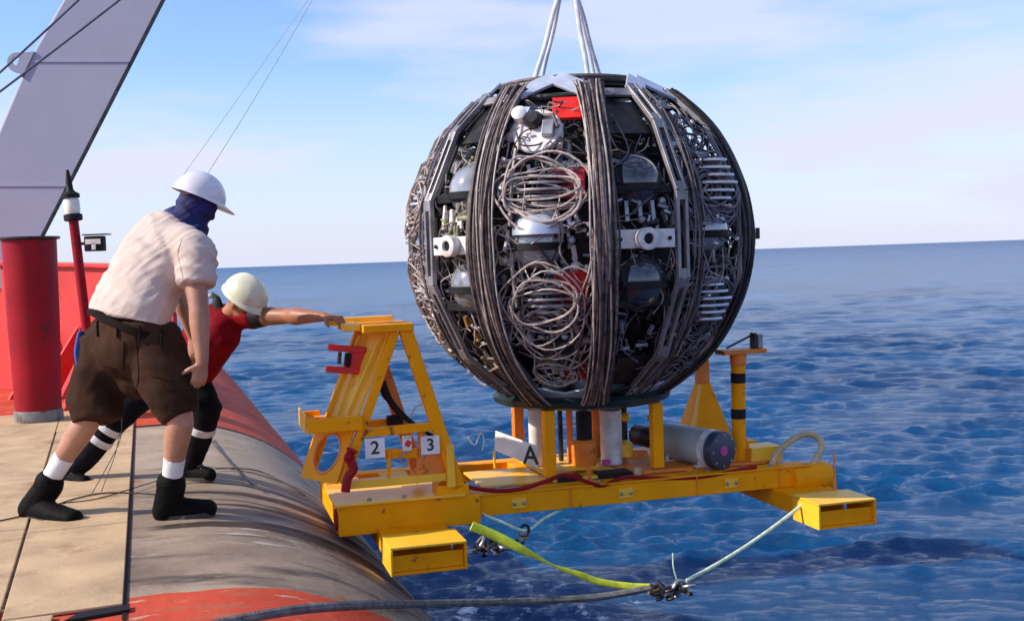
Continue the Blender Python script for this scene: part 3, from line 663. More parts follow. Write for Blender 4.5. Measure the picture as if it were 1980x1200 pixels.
for ci, (a, b) in enumerate(WIDE):
    mid = (a + b) / 2; vis = ci in (0, 1, 2); right = ci >= 2
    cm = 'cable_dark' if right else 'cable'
    if vis:
        if ci == 1:
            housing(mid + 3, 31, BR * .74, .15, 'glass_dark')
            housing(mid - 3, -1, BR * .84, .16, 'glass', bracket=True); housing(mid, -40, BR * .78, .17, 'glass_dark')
            reel(mid, 17, BR * .86, .19, 5, .038, 'rib'); reel(mid, -20, BR * .86, .19, 6, .036, 'rib')
        elif ci == 2:
            housing(mid + 2, 1.5, BR * .86, .15, 'glass', bracket=True); housing(mid - 2, 37, BR * .80, .17, 'glass_dark'); housing(mid, -44, BR * .80, .17, 'glass_dark')
            reel(mid + 4, 17, BR * .93, .165, 7, .045, 'white'); reel(mid + 2, -22, BR * .92, .165, 7, .040, 'alu')
        else:
            housing(mid, 30, BR * .80, .17, 'glass'); housing(mid, 0, BR * .82, .16, 'glass'); housing(mid, -36, BR * .80, .17, 'glass')
            reel(mid, 16, BR * .84, .19, 5, .036, 'alu'); reel(mid, -18, BR * .84, .19, 5, .036, 'alu')
    else:
        for la in (34, 0, -36): housing(mid, la, BR * .8, .17, 'glass_dark')
        for la in (17, -19): reel(mid, la, BR * .8, .19, 5, .036, 'steel')
    kr = 1.01 if ci == 1 else .985; kw = 1 if ci == 1 else .88
    coil(mid, 14.5, .285 * kw, .19, 5, cm, kr, .0072, .01); coil(mid, 13, .26 * kw, .12, 3, cm, .985, .006); coil(mid, -20, .255 * kw, .21, 5, cm, kr, .0062, .015); coil(mid + 1, -23, .24, .12, 5, 'cable_dark' if ci != 0 else cm, .98, .006)
    if ci != 1:
        for _ in range(7): coil(random.uniform(a + 8, b - 8), random.uniform(-46, 42), random.uniform(.08, .18), random.uniform(.08, .15), 2, cm, random.uniform(.93, .985), .0062)
    if ci != 1: coil(mid + 1, 38, .16, .14, 3, cm, .97, .0055)
    coil(mid, -30, .2, .14, 3, cm, .98, .005)
    coil(mid - 2, -48, .13, .10, 3, cm, .97, .005)
    wander(a + 3, b - 3, -56, 48, 30 if vis else 10, cm, .9, 1.01); wander(a + 3, b - 3, -56, 48, 16, 'rope_dark', .8, .95)
    clutter(a + 4, b - 4, -55, 48, 95 if vis else 30, ['steel', 'darkmetal', 'rib', 'offwhite' if not right else 'steel', 'alu'], .84, .95, .06)
    # red boards on the right-hand side of each cell
    for l0, l1, m in ((40, 50, 'red_part' if ci == 1 else 'red_dark'), (13, 22, 'red_dark'), (-23, -11, 'red_dark'), (-55, -48, 'red_dark')):
        ph = b - 10 if ci != 2 else b - 6
        if ci == 2 and m != 'x': continue
        F = frame_at(ph, (l0 + l1) / 2)
        wbox = .19 if l0 < 30 else .17
        MB().box(sp(ph, (l0 + l1) / 2, BR * (.97 if l0 == 40 else .92)), (wbox, BR * R_(l1 - l0), .02), F).build('red_board', m, ball, bevel=.003)
    # cable clamps of the coils
    for la in (22, 10, -14, -28):
        MB().bar(sp(mid - 9, la - 6, BR * 1.0), sp(mid - 9, la + 6, BR * 1.0), .012, .03, up=frame_at(mid - 9, la).col[2]).build('coil_clamp', cm, ball)
wander(-27, 6, -52, 45, 22, 'cable', .93, 1.02, .0038); wander(-27, 6, -52, 45, 14, 'rope_dark', .93, 1.02, .005)
wander(36, 66, -55, 50, 26, 'cable', .93, 1.01, .0035); wander(-88, -56, -55, 50, 26, 'cable', .95, 1.0, .0042); wander(-88, -56, -55, 50, 18, 'rope_dark', .95, 1.0, .006)
for i in range(26):
    ph = random.choice([random.uniform(-26, 5), random.uniform(38, 64), random.uniform(-85, -58)]); la = random.uniform(-45, 40)
    MB().lathe([(.009, -.012), (.009, .012)], 8, sp(ph, la, BR * 1.0), frame_at(ph, la) @ Matrix.Rotation(random.uniform(0, 3), 3, 'Z') @ Matrix.Rotation(math.pi / 2, 3, 'X')).build('cable_tie', 'white', ball)
# camera bracket in the middle cell's top: white disc carrier
c = sp(-13.5, 35.5, BR * .97); F = Matrix.Rotation(R_(-14), 3, 'Z') @ Matrix.Rotation(R_(62), 3, 'X')
cb = MB().lathe([(.0001, -.01), (.142, -.01), (.146, 0), (.14, .012), (.0001, .014)], 40, c, F).build('carrier_disc', 'offwhite', ball, smooth=True)
MB().lathe([(.05, .012), (.055, .05), (.035, .07), (.001, .07)], 20, c + F @ V((-.02, .055, 0)), F).build('carrier_hub', 'darkmetal', cb, smooth=True)
MB().lathe([(.04, .012), (.045, .07), (.02, .09)], 16, c + F @ V((-.10, .09, 0)), F).build('carrier_knob', 'white', cb, smooth=True)
MB().box(c + F @ V((.075, -.005, .03)), (.07, .10, .04), F).build('carrier_block', 'steel', cb, bevel=.006)
MB().tube([c + F @ V((.02, .09, .02)), c + F @ V((.10, .07, .05)), c + F @ V((.13, .0, .03))], .012, 8).build('carrier_pipe', 'rope', cb, smooth=True)
for ph, l0, l1 in ((-25, 34, 47), (-20, 38, 49), (-5, 30, 40)):
    MB().tube([sp(ph, l0, BR * .95), sp(ph, l1, BR * .93)], .022, 12).build('tube_housing', 'white' if ph != -20 else 'steel', ball, smooth=True)
# pale dome on the middle sphere
c = sp(-12, 1.5, BR * .90)
MB().lathe([(.155, 0), (.15, .05), (.11, .105), (.05, .13), (.001, .135)], 32, c).build('dome_cap', 'alu', ball, smooth=True)
for ni, (a, b) in enumerate(NARROW):
    mid = (a + b) / 2; vis = ni in (1, 2)
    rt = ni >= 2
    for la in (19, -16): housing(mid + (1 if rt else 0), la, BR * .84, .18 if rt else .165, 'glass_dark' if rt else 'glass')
    # dark side shelves below the domes
    for la in (14, -21):
        q = MB(); q.bar(sp(a + 2, la, BR * .97), sp(b - 2, la, BR * .97), .03, .045, up=(0, 0, 1)); q.build('shelf_bar', 'black', ball, bevel=.004)
    # white crossbar with camera
    w = (a + b) / 2
    F = frame_at(w, -1)
    cbx = MB().bar(sp(a + 3.0, -1, BR * .985), sp(b - 3.0, -1, BR * .985), .015, .105, up=(0, 0, 1)).build('crossbar', 'offwhite' if rt else 'white', ball, bevel=.004)
    MB().lathe([(.062, 0), (.062, .05), (.052, .055), (.032, .055), (.03, .03), (.0005, .03)], 28, sp(w, -1, BR * .985), F).build('camera_housing', 'offwhite', cbx, smooth=True)
    MB().lathe([(.031, .031), (.028, .036), (.0005, .040)], 20, sp(w, -1, BR * .985), F).build('camera_lens', 'black', cbx, smooth=True)
    for s in (-8, 8): MB().lathe([(.012, .008), (.012, .014), (.0005, .015)], 12, sp(w + s, -1, BR * .985), F).build('screw', 'black', cbx)
    # panels top and bottom
    for l0, l1, m in ((34, 49, 'darkmetal'), (-42, -57, 'darkmetal' if rt else 'rib')):
        k0, k1 = (a + 2.5, b - 2.5)
        MB().prism([sp(k0, l0, BR * .95), sp(k1, l0, BR * .95), sp(k1, l1, BR * .95), sp(k0, l1, BR * .95)], frame_at(mid, (l0 + l1) / 2).col[2] * .012).build('cell_panel', m, ball)
    wander(a + 2, b - 2, -46, 40, 20 if vis else 6, 'cable_dark' if rt else 'cable', .9, .995, .004)
    wander(a + 2, b - 2, -46, 40, 6, 'cable', .9, .99, .0035); wander(a + 2, b - 2, -40, 34, 12, 'rope_dark', .8, .95)
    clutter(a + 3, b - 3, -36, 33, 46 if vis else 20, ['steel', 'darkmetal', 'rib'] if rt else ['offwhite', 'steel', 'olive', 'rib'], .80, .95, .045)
    clutter(a + 3, b - 3, 3, 11, 18, ['olive', 'offwhite'] if not rt else ['steel', 'darkmetal'], .90, .97, .045)
    clutter(a + 3, b - 3, -45, -25, 14, ['brass', 'offwhite'] if not rt else ['darkmetal', 'steel'], .90, .97, .04)
    for k in range(5):
        ph = a + 4 + k * (b - a - 8) / 4
        MB().bar(sp(ph, 4.5, BR * .93), sp(ph, 11, BR * .93), .022, .03, up=frame_at(ph, 8).col[2]).build('bracket', 'steel' if rt else 'offwhite', ball)
clutter(-20, 2, -50, -40, 16, ['brass', 'olive', 'steel'], .88, .97, .05)
clutter(-27, 6, -12, 8, 26, ['offwhite', 'steel', 'darkmetal'], .82, .95, .05)
MB().bar(sp(44, 50, BR * .96), sp(58, 50, BR * .96), .09, .015, up=frame_at(51, 50).col[2]).build('white_label', 'white', ball)
# lock block at the far right edge
MB().box(sp(86, 0, BR * 1.03), (.05, .07, .07), frame_at(86, 0)).build('shackle_block', 'darkmetal', ball, bevel=.006)

# sling
slg = empty('lifting_sling', ball.location + V((0, 0, -BB + BR * .92)), 0, 'white webbing lifting sling holding up the dark cable ball', 'sling')
def sling():
    apex = P(1100, -40, 7.34)
    for px, py, dy, w, j in ((1032, 163, -.12, .036, 0), (1046, 163, .15, .03, 1), (1137, 150, -.15, .036, 0), (1150, 152, .02, .03, 1), (1160, 150, .22, .03, 0)):
        b = P(px, py, 7.34 + dy); a = apex + V(((px - 1100) * .0005, dy * .2, 0))
        q = MB(); pts = [a.lerp(b, i / 14) + V((.003 * math.sin(i * .7 + px), 0, 0)) for i in range(15)]
        q.tube(pts, [w * .42 * (1 + .06 * math.sin(i * .9 + px)) for i in range(15)], 10, flat=.5); q.build('strap', 'sling', slg, smooth=True)
        MB().box(b - V((0, 0, .01)), (.05, .05, .07)).build('end_fitting', 'steel', slg, bevel=.01)
sling(); place_children(slg)
# ------------------------------------------------------------------ yellow deployment frame
fr = empty('deployment_frame', (FO.x, FO.y, -0.30), FYAW, 'yellow steel frame with tower, numbered signs and foot boxes under the cable ball', 'steel frame')
LB = V((0, 0, 0.30))   # frame-local z offset
def fb(name, m, q, bevel=.005, smooth=False, parent=None):
    q.v = [(x, y, z + 0.30) for x, y, z in q.v]
    return q.build(name, m, parent or fr, bevel=bevel, smooth=smooth)
def bx(name, m, x0, x1, y0, y1, z0, z1, bevel=.005, parent=None):
    return fb(name, m, MB().box(((x0 + x1) / 2, (y0 + y1) / 2, (z0 + z1) / 2), (x1 - x0, y1 - y0, z1 - z0)), bevel, parent=parent)
YF = -0.56
# long beams
bx('long_beam', 'yellow', -1.66, 1.30, YF, YF + .12, -.175, -.055)
bx('long_beam', 'yellow', -1.66, 1.45, 0.44, 0.56, -.165, -.05)
bx('beam_flange', 'yellow', -1.0, 1.30, YF - .01, YF + .13, -.054, -.044, .003)
# transverse legs with open foot boxes
def leg(xc, half=.20, ya=-1.13, yb=1.13):
    z0, z1 = -.30, -.176
    bx('cross_leg', 'yellow', xc - half * .92, xc + half * .92, ya + .32, yb - .32, z0 + .012, z1)
    for ye, s in ((ya, 1), (yb, -1)):
        # open box: top, bottom, two cheeks, back plate, end lip
        y0, y1 = sorted((ye, ye + s * .30))
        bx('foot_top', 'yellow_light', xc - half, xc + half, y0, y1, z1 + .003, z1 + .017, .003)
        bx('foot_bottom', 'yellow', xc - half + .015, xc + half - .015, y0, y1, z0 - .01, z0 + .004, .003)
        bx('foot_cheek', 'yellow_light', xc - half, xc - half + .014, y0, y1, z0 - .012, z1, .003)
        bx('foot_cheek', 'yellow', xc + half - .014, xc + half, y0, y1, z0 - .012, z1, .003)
        bx('foot_back', 'yellow', xc - half + .016, xc + half - .016, ye + s * .022, ye + s * .034, z0 + .006, z1 - .034, .002)
leg(-1.275, .205); leg(1.21, .19)
# end tubes at the right end
q = MB(); q.tube([(1.18, YF + .05, -.135), (1.40, YF + .05, -.135), (1.45, YF + .05, -.135), (1.475, YF + .05, -.135)], [.092, .094, .085, .05], 24); fb('beam_end', 'yellow', q, 0, True)
bx('cross_member', 'yellow', 1.08, 1.2, YF + .122, .438, -.165, -.06)
bx('cross_member', 'yellow', -1.30, -1.12, YF + .122, .438, -.17, -.05)
bx('cross_member', 'yellow', -.42, -.30, YF + .122, .438, -.165, -.055)
bx('cross_member', 'yellow', .40, .52, YF + .122, .438, -.165, -.055)
# upper deck panels
bx('deck_panel', 'yellow_light', -.80, -.38, -.40, .10, -.043, -.03, .003)
bx('deck_panel', 'yellow_light', -.36, .10, -.42, .40, -.043, -.022, .003)
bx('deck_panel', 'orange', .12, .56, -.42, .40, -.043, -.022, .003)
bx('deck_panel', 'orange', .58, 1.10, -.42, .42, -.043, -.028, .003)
# left end: tall box beam and ledge
bx('end_box', 'yellow', -1.68, -.86, YF - .03, YF + .17, -.205, -.035)
bx('end_ledge', 'yellow_light', -1.70, -.95, YF - .05, -.15, -.034, -.018, .003)
bx('end_box', 'yellow', -1.68, -1.45, YF + .172, .44, -.19, -.04)
fb('end_socket', 'red', MB().lathe([(.05, -.012), (.062, -.008), (.062, .012), (.03, .014)], 20, V((-1.682, YF + .06, -.125)), V((1, 0, 0)).to_track_quat('Z', 'Y').to_matrix()), 0, True)
# tower
YB = -.28; XB = -.165
def T(px, py, y=YF): return FL(px, py, y)
def tz(p): return V((p.x, p.y, p.z))
apx_l = T(768, 640); apx_r = T(786, 632)
# right legs (front, back)
fl0 = T(782, 632); fl1 = T(886, 942)
tow = []
for y in (YF, YB):
    o = XB if y == YB else 0; a = V((fl0.x + o, y, fl0.z)); b = V((fl1.x + o, y, fl1.z))
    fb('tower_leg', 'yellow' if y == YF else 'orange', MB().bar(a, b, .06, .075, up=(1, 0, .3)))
# left legs: run from cap to the ledge
ll0 = T(764, 640); ll1 = T(700, 812); ll2 = T(664, 935)
for y in (YF, YB):
    o = XB if y == YB else 0; a = V((ll0.x + o, y, ll0.z)); b = V((ll2.x + o, y, ll2.z))
    fb('tower_leg', 'yellow', MB().bar(a, b, .05, .05, up=(1, 0, -.3)))
# bright sloping panel between them, set in the left face
d = V((-.045, 0, 0))
pa, pb = V((ll0.x, 0, ll0.z)), V((ll1.x, 0, ll1.z))
q = MB(); q.prism([V((pa.x - .03, YF + .026, pa.z)), V((pa.x + XB + .015, YB - .026, pa.z)), V((pb.x + XB + .015, YB - .026, pb.z)), V((pb.x - .03, YF + .026, pb.z))], V((.012, 0, .003))); fb('tower_panel', 'yellow_light', q, 0)
for f_ in (.22, .80):
    y = YF + (YB - YF) * f_; d = V((XB * f_ - .035, -.02, 0))
    q = MB(); q.bar(V((pa.x, y, pa.z - .03)) + d, V((pb.x, y, pb.z + .03)) + d, .012, .03, up=(1, .5, -.3)); fb('panel_flange', 'yellow_light', q, .002)
# cap
za = apx_l.z
bx('tower_cap', 'yellow', apx_l.x - .20, apx_r.x + .035, YF - .045, YB + .05, za + .0, za + .045)
bx('cap_rim', 'yellow_light', apx_l.x - .30, apx_l.x - .202, YF + .03, YB + .05, za + .01, za + .05)
bx('grab_bar', 'yellow_light', apx_l.x - .37, apx_r.x - .02, YB + .052, YB + .09, za + .03, za + .075)
# shelf
sz = ll1.z; sx = ll1.x
bx('shelf', 'yellow', sx - .31, sx + .03, YF - .03, YB + .06, sz - .015, sz + .0)
bx('shelf_lip', 'yellow_light', sx - .325, sx - .312, YF - .03, YB + .06, sz - .05, sz + .055)
bx('shelf_lip', 'yellow', sx - .31, sx + .0, YF - .045, YF - .032, sz - .05, sz + .03)
bx('shelf_lip', 'yellow', sx - .31, sx - .2, YB + .062, YB + .074, sz - .05, sz + .03)
# lower left plate with a round hole, lying in the sloping face
def holed_plate():
    u = V((ll1.x, 0, ll1.z - .02)); w = V((ll2.x, 0, ll2.z)); up_ = (u - w); h = up_.length; up_.normalize()
    yy = V((0, 1, 0)); yy = V((XB, YB - YF, 0)); W_ = yy.length / 2 + .01; yy.normalize(); nrm = up_.cross(yy).normalized(); org = (u + w) / 2 + V((XB / 2 - .035, (YF + YB) / 2, 0))
    n = 32; hr = .115; outer = []; inner = []
    for i in range(n):
        an = 2 * math.pi * i / n; c, s = math.cos(an), math.sin(an)
        k = min(W_ / max(1e-6, abs(c)), (h / 2) / max(1e-6, abs(s)))
        outer.append(org + yy * (c * k) + up_ * (s * k)); inner.append(org + yy * (c * hr) + up_ * (s * hr * 1.05 - .01))
    vs = outer + inner; vs += [p + nrm * .014 for p in vs]
    fs = []
    for i in range(n):
        j = (i + 1) % n
        fs += [(i, j, n + j, n + i), (2 * n + i, 3 * n + i, 3 * n + j, 2 * n + j), (i, 2 * n + i, 2 * n + j, j), (n + i, n + j, 3 * n + j, 3 * n + i)]
    q = MB(); q.add(vs, fs); fb('hole_plate', 'yellow', q, 0)
    q = MB(); q.tube([p + nrm * .007 for p in inner], .012, 8, closed=True); fb('hole_rim', 'orange', q, 0, True)
holed_plate()
# cross bars, gussets
c0 = T(690, 838); c1 = T(852, 822)
for y in (YF, YB):
    o = XB if y == YB else 0
    fb('cross_bar', 'yellow', MB().bar(V((c0.x + o, y, c0.z)), V((c1.x + o, y, c1.z)), .045, .05, up=(0, 0, 1)))
c0 = T(742, 878); c1 = T(808, 876)
fb('cross_bar', 'yellow', MB().bar(c0 + V((0, .02, 0)), c1 + V((0, .02, 0)), .03, .055, up=(0, 0, 1)))
fb('tower_strut', 'orange', MB().bar(T(815, 828, YF + .03), T(812, 905, YF + .03), .03, .07))
q = MB(); q.prism([T(790, 922), T(868, 922), T(872, 868), T(852, 850)], (0, .02, 0)); fb('gusset', 'orange', q)
q = MB(); q.prism([T(845, 838, YF + .04), T(905, 935, YF + .04), T(850, 935, YF + .04)], (0, .05, 0)); fb('gusset', 'yellow', q)
for px in (752,):
    fb('tower_strut', 'yellow', MB().bar(T(px, 872), T(px, 930), .02, .03))
bx('foot_rail', 'yellow_light', T(665, 925).x, T(862, 925).x, YF - .02, YF + .05, T(760, 937).z, T(760, 922).z)
for y in (YF - .02, YF + .09):
    a = T(868, 858, y); b = T(872, 940, y)
    fb('guide_post', 'yellow_light', MB().bar(a, b, .045, .07))
bx('tower_foot', 'yellow', T(845, 940).x, T(905, 940).x, YF - .03, YF + .15, -.04, .03)
# signs 2 and 3
def sign(txt, px, py, w, h):
    c = T(px, py, YF - .05)
    s = fb('number_sign', 'white', MB().box(c, (w, .006, h)), .002)
    mt = Matrix.Translation(c + LB + V((0, -.0045, 0))) @ Matrix.Rotation(math.pi / 2, 4, 'X')
    text_mesh('lettering', txt, h * .92, 'print', s, mt)
sign('2', 725, 866, .112, .112); sign('3', 832, 860, .108, .105)
s = fb('small_sign', 'white', MB().box(T(787, 856, YF - .0), (.055, .006, .09)), .002)
fb('red_mark', 'red_part', MB().box(T(789, 857, YF - .005), (.03, .003, .035), Matrix.Rotation(.6, 3, 'Y')), 0)
# red clamp on the sloping panel
rc = T(672, 694, -.36)
rm = Matrix.Rotation(R_(8), 3, 'Y')
for dz in (-.062, .062):
    fb('clamp_arm', 'red_part', MB().box(rc + rm @ V((-.015, -.03, dz)), (.215, .05, .038), rm), .006)
fb('clamp_body', 'red_part', MB().box(rc + rm @ V((.055, 0, 0)), (.09, .09, .14), rm), .008)
fb('clamp_jaw', 'black', MB().box(rc + rm @ V((-.005, -.03, 0)), (.03, .06, .075), rm), .004)
fb('clamp_jaw', 'darkmetal', MB().box(rc + rm @ V((-.05, -.02, .005)), (.018, .05, .07), rm), .004)
# hose and boxes in the tower
q = MB(); q.tube(catmull([T(738, 738, -.35), T(748, 765, -.38), T(775, 800, -.42), T(810, 826, -.45), T(835, 842, -.45)], 5), [.026] * 6 + [.02] * 6 + [.014] * 5 + [.012] * 4, 10); fb('black_hose', 'black', q, 0, True)
fb('connector_box', 'black', MB().box(T(763, 812, -.35), (.09, .06, .06)), .006)
q = MB(); q.tube(catmull([T(795, 806, -.3), T(803, 788, -.3), T(822, 780, -.3), T(848, 792, -.3), T(858, 830, -.3)], 5), .006, 8); fb('white_line', 'white', q, 0, True)
q = MB(); q.tube(catmull([T(932, 870, -.1), T(936, 852, -.1), T(930, 836, -.1), T(918, 860, -.1), T(905, 845, -.1)], 5), .004, 8); fb('white_line', 'white', q, 0, True)
fb('ring_bolt', 'steel', MB().tube([T(782 + 9 * math.cos(t * .5), 885 + 12 * math.sin(t * .5), YF - .02) for t in range(12)], .005, 6), 0, True)
# red shackle hanging in front of the plate, dark rope on it
q = MB(); q.tube(catmull([T(682, 868, YF - .06), T(676, 885, YF - .06), T(684, 905, YF - .07), T(672, 925, YF - .07), T(668, 950, YF - .07)], 4), [.03, .035, .02, .03, .035] + [.026] * 12, 8); fb('red_shackle', 'red', q, 0, True)
# posts carrying the ball
PT = 0.40
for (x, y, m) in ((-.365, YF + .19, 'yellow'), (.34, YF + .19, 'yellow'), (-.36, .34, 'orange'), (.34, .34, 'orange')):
    fb('support_post', m, MB().box((x, y, (PT - .02) / 2), (.07, .07, PT + .01)), .006)
# right far post with stripes
pst = T(1428, 868, -.30); ptop = T(1427, 682, -.30)
r = .045
post = fb('striped_post', 'yellow', MB().tube([V((pst.x, -.30, -.05)), V((ptop.x, -.30, ptop.z))], r, 24), 0, True)
for py in (730, 799):
    z = T(1428, py, -.30).z; t = (z - pst.z) / (ptop.z - pst.z); x = pst.x + (ptop.x - pst.x) * t
    fb('black_band', 'black', MB().lathe([(r + .001, -.032), (r + .003, -.03), (r + .003, .03), (r + .001, .032)], 24, (x, -.30, z)), 0, True, parent=post)
fb('post_top_plate', 'orange', MB().box(V((ptop.x + .02, -.30, ptop.z + .01)), (.30, .14, .028)), .004)
fb('post_socket', 'orange', MB().lathe([(.05, -.08), (.055, -.02), (.05, 0)], 20, (ptop.x, -.30, ptop.z)), 0, True)
fb('latch_box', 'darkmetal', MB().box(V((ptop.x + .11, -.30, ptop.z + .075)), (.022, .06, .10)), .004)
fb('latch_box', 'steel', MB().box(V((ptop.x + .15, -.30, ptop.z + .07)), (.035, .05, .09)), .004)
fb('latch_arm', 'darkmetal', MB().bar(V((ptop.x - .08, -.30, ptop.z + .035)), V((ptop.x + .10, -.30, ptop.z + .11)), .012, .012), 0)
fb('post_gusset', 'orange', MB().prism([V((pst.x - .06, -.33, -.045)), V((pst.x + .10, -.33, -.045)), V((pst.x + .03, -.33, .16)), V((pst.x - .02, -.33, .16))], (0, .02, 0)), .002)
bx('end_block', 'yellow_light', pst.x + .05, pst.x + .27, -.38, -.2, -.045, .055)
# far yellow pylon: tapered four sided leg with a stem
pc = T(1360, 822, .50); pt = T(1358, 735, .50)
def pylon():
    z0, z1, z2 = -.05, pt.z - .02, T(1358, 695, .5).z
    c = V((pc.x, .5, 0)); h = .185
    q = MB(); lo = [c + V((x * h, y * .13, z0)) for x, y in ((-1, -1), (1, -1), (1, 1), (-1, 1))]; hi = [V((pt.x, .5, 0)) + V((x * .045, y * .04, z1)) for x, y in ((-1, -1), (1, -1), (1, 1), (-1, 1))]
    q.hexa(lo + hi); fb('pylon', 'yellow', q, .004)
    q = MB(); q.box(V((pt.x, .5, (z1 + z2) / 2)), (.085, .075, z2 - z1)); fb('pylon_stem', 'orange', q)
    q = MB(); q.prism([c + V((-h * 1.0, -.15, z0)), V((pt.x - .045, .44, z1)), V((pt.x - .035, .44, z1)), c + V((-h * .8, -.15, z0))], (0, .02, 0)); fb('pylon_fin', 'yellow_light', q, 0)
pylon()
# beige hose loop at right end
q = MB(); q.tube(catmull([T(1492, 900, -.45), T(1502, 875, -.45), T(1535, 848, -.42), T(1562, 838, -.42), T(1584, 848, -.45), T(1588, 866, -.5), T(1576, 890, -.52), T(1568, 905, -.52)], 5), .021, 12); fb('hose_loop', 'beige', q, 0, True)
# mast and lug on the right foot
q = MB(); q.lathe([(.016, 0), (.012, .12), (.007, .24), (.004, .34)], 12, T(1615, 978, -.75)); fb('thin_mast', 'orange', q, 0, True)
fb('lug', 'darkmetal', MB().sphere(T(1681, 962, -1.0), .022, 12), 0, True)
fb('foot_pin', 'yellow_light', MB().box(T(1672, 968, -1.0), (.10, .05, .012)), .002)
# middle fittings
aw = fb('letter_panel', 'white', MB().prism([T(958, 832, -.05), T(1040, 862, -.32), T(1040, 905, -.32), T(956, 870, -.05)], V((.003, .008, 0))), .001)
pA = T(1026, 881, -.345)
text_mesh('lettering', 'A', .16, 'print', aw, Matrix.Translation(pA + LB) @ Matrix.Rotation(R_(-45), 4, 'Z') @ Matrix.Rotation(math.pi / 2, 4, 'X'))
for px, y, rad, m, y0, y1, yb in ((1034, .05, .045, 'offwhite', 790, 905, 0), (1180, -.1, .07, 'offwhite', 792, 905, 0), (1128, -.2, .05, 'black', 785, 860, 0), (1100, .1, .022, 'orange', 785, 905, 0), (1150, .2, .03, 'orange', 785, 880, 0), (1206, .15, .02, 'darkmetal', 785, 880, 0), (1082, .15, .016, 'darkmetal', 785, 900, 0)):
    a = T(px, y0, y); b = T(px, y1, y); a.z = min(a.z, .345); b.z = -.018; b.x = a.x
    fb('tube', m, MB().tube([a, b], rad, 20), 0, True)
fb('release_body', 'orange', MB().lathe([(.07, -.02), (.078, 0), (.078, .15), (.06, .17)], 24, V((T(1130, 905, -.2).x, -.2, 0))), 0, True)
fb('release_stem', 'orange', MB().bar(T(1138, 900, -.4), T(1138, 938, -.4), .02, .05), .003)
q = MB().box(T(1185, 923, -.38), (.22, .12, .085)); fb('battery_box', 'black', q, .006)
q = MB().box(T(1098, 928, -.38), (.16, .10, .06)); fb('battery_box', 'black', q, .006)
fb('cover_plate', 'yellow_light', MB().box(T(1108, 903, -.25), (.26, .16, .014)), .003)
fb('cover_plate', 'magenta', MB().box(T(1172, 893, -.2), (.05, .03, .03)), .003)
fb('bracket', 'yellow_light', MB().bar(T(955, 872, -.05), T(957, 905, -.05), .012, .02), .002)
fb('bracket', 'beige', MB().bar(T(1232, 903, -.44), T(1232, 938, -.44), .04, .03), .002)
fb('valve', 'yellow_light', MB().sphere(T(1210, 806, 0), .032, 12), 0, True)
fb('valve', 'yellow_light', MB().lathe([(.02, -.06), (.05, -.05), (.05, .03), (.02, .05)], 16, T(1209, 866, -.1)), 0, True)
fb('strap_anchor', 'orange', MB().bar(T(1208, 880, -.1), T(1250, 878, -.1), .05, .05), .003)
for k, (px, py) in enumerate(((1268, 872), (1262, 808), (1290, 900))):
    fb('clip', 'beige', MB().box(T(px, py, -.05), (.06, .05, .035)), .004)
# red-brown rope lying along the beam
q = MB(); q.tube(catmull([T(885, 918, -.5), T(905, 940, -.55), T(960, 948, -.57), T(1010, 944, -.57), T(1055, 930, -.57), T(1098, 918, -.56), T(1160, 938, -.56), T(1210, 922, -.55), T(1290, 925, -.55), T(1360, 922, -.55), T(1420, 910, -.55), T(1462, 902, -.55)], 6), .013, 8); fb('red_rope', 'red', q, 0, True)

# small bolts and clips along beams
random.seed(3)
# weld beads, chain lug plates and lifting eyes
for x in (-.86, 1.08, 1.20, -.30, .52):
    fb('weld_bead', 'orange', MB().tube([V((x, YF - .003, -.055 - i * .0115 + .002 * math.sin(i * 2.1))) for i in range(11)], .005, 6), 0, True)
for x in (-.62, .05, .75):
    fb('pad_plate', 'yellow_light', MB().box((x, YF - .004, -.115), (.09, .006, .06)), .002)
    for s in (-.03, .03): fb('bolt', 'steel', MB().lathe([(.011, 0), (.011, .009), (.004, .011)], 6, (x + s, YF - .008, -.115), Matrix.Rotation(math.pi / 2, 3, 'X')), 0)
for x in (-1.5, -1.3, -1.05):
    fb('bolt', 'steel', MB().lathe([(.014, 0), (.014, .011), (.005, .014)], 6, (x, YF + .0, -.018)), 0)
for x in [-.75, -.55, -.1, .15, .62, .85, 1.05]:
    fb('bolt', 'steel', MB().lathe([(.014, 0), (.014, .012), (.006, .016)], 6, (x, YF + .06, -.044)), 0)
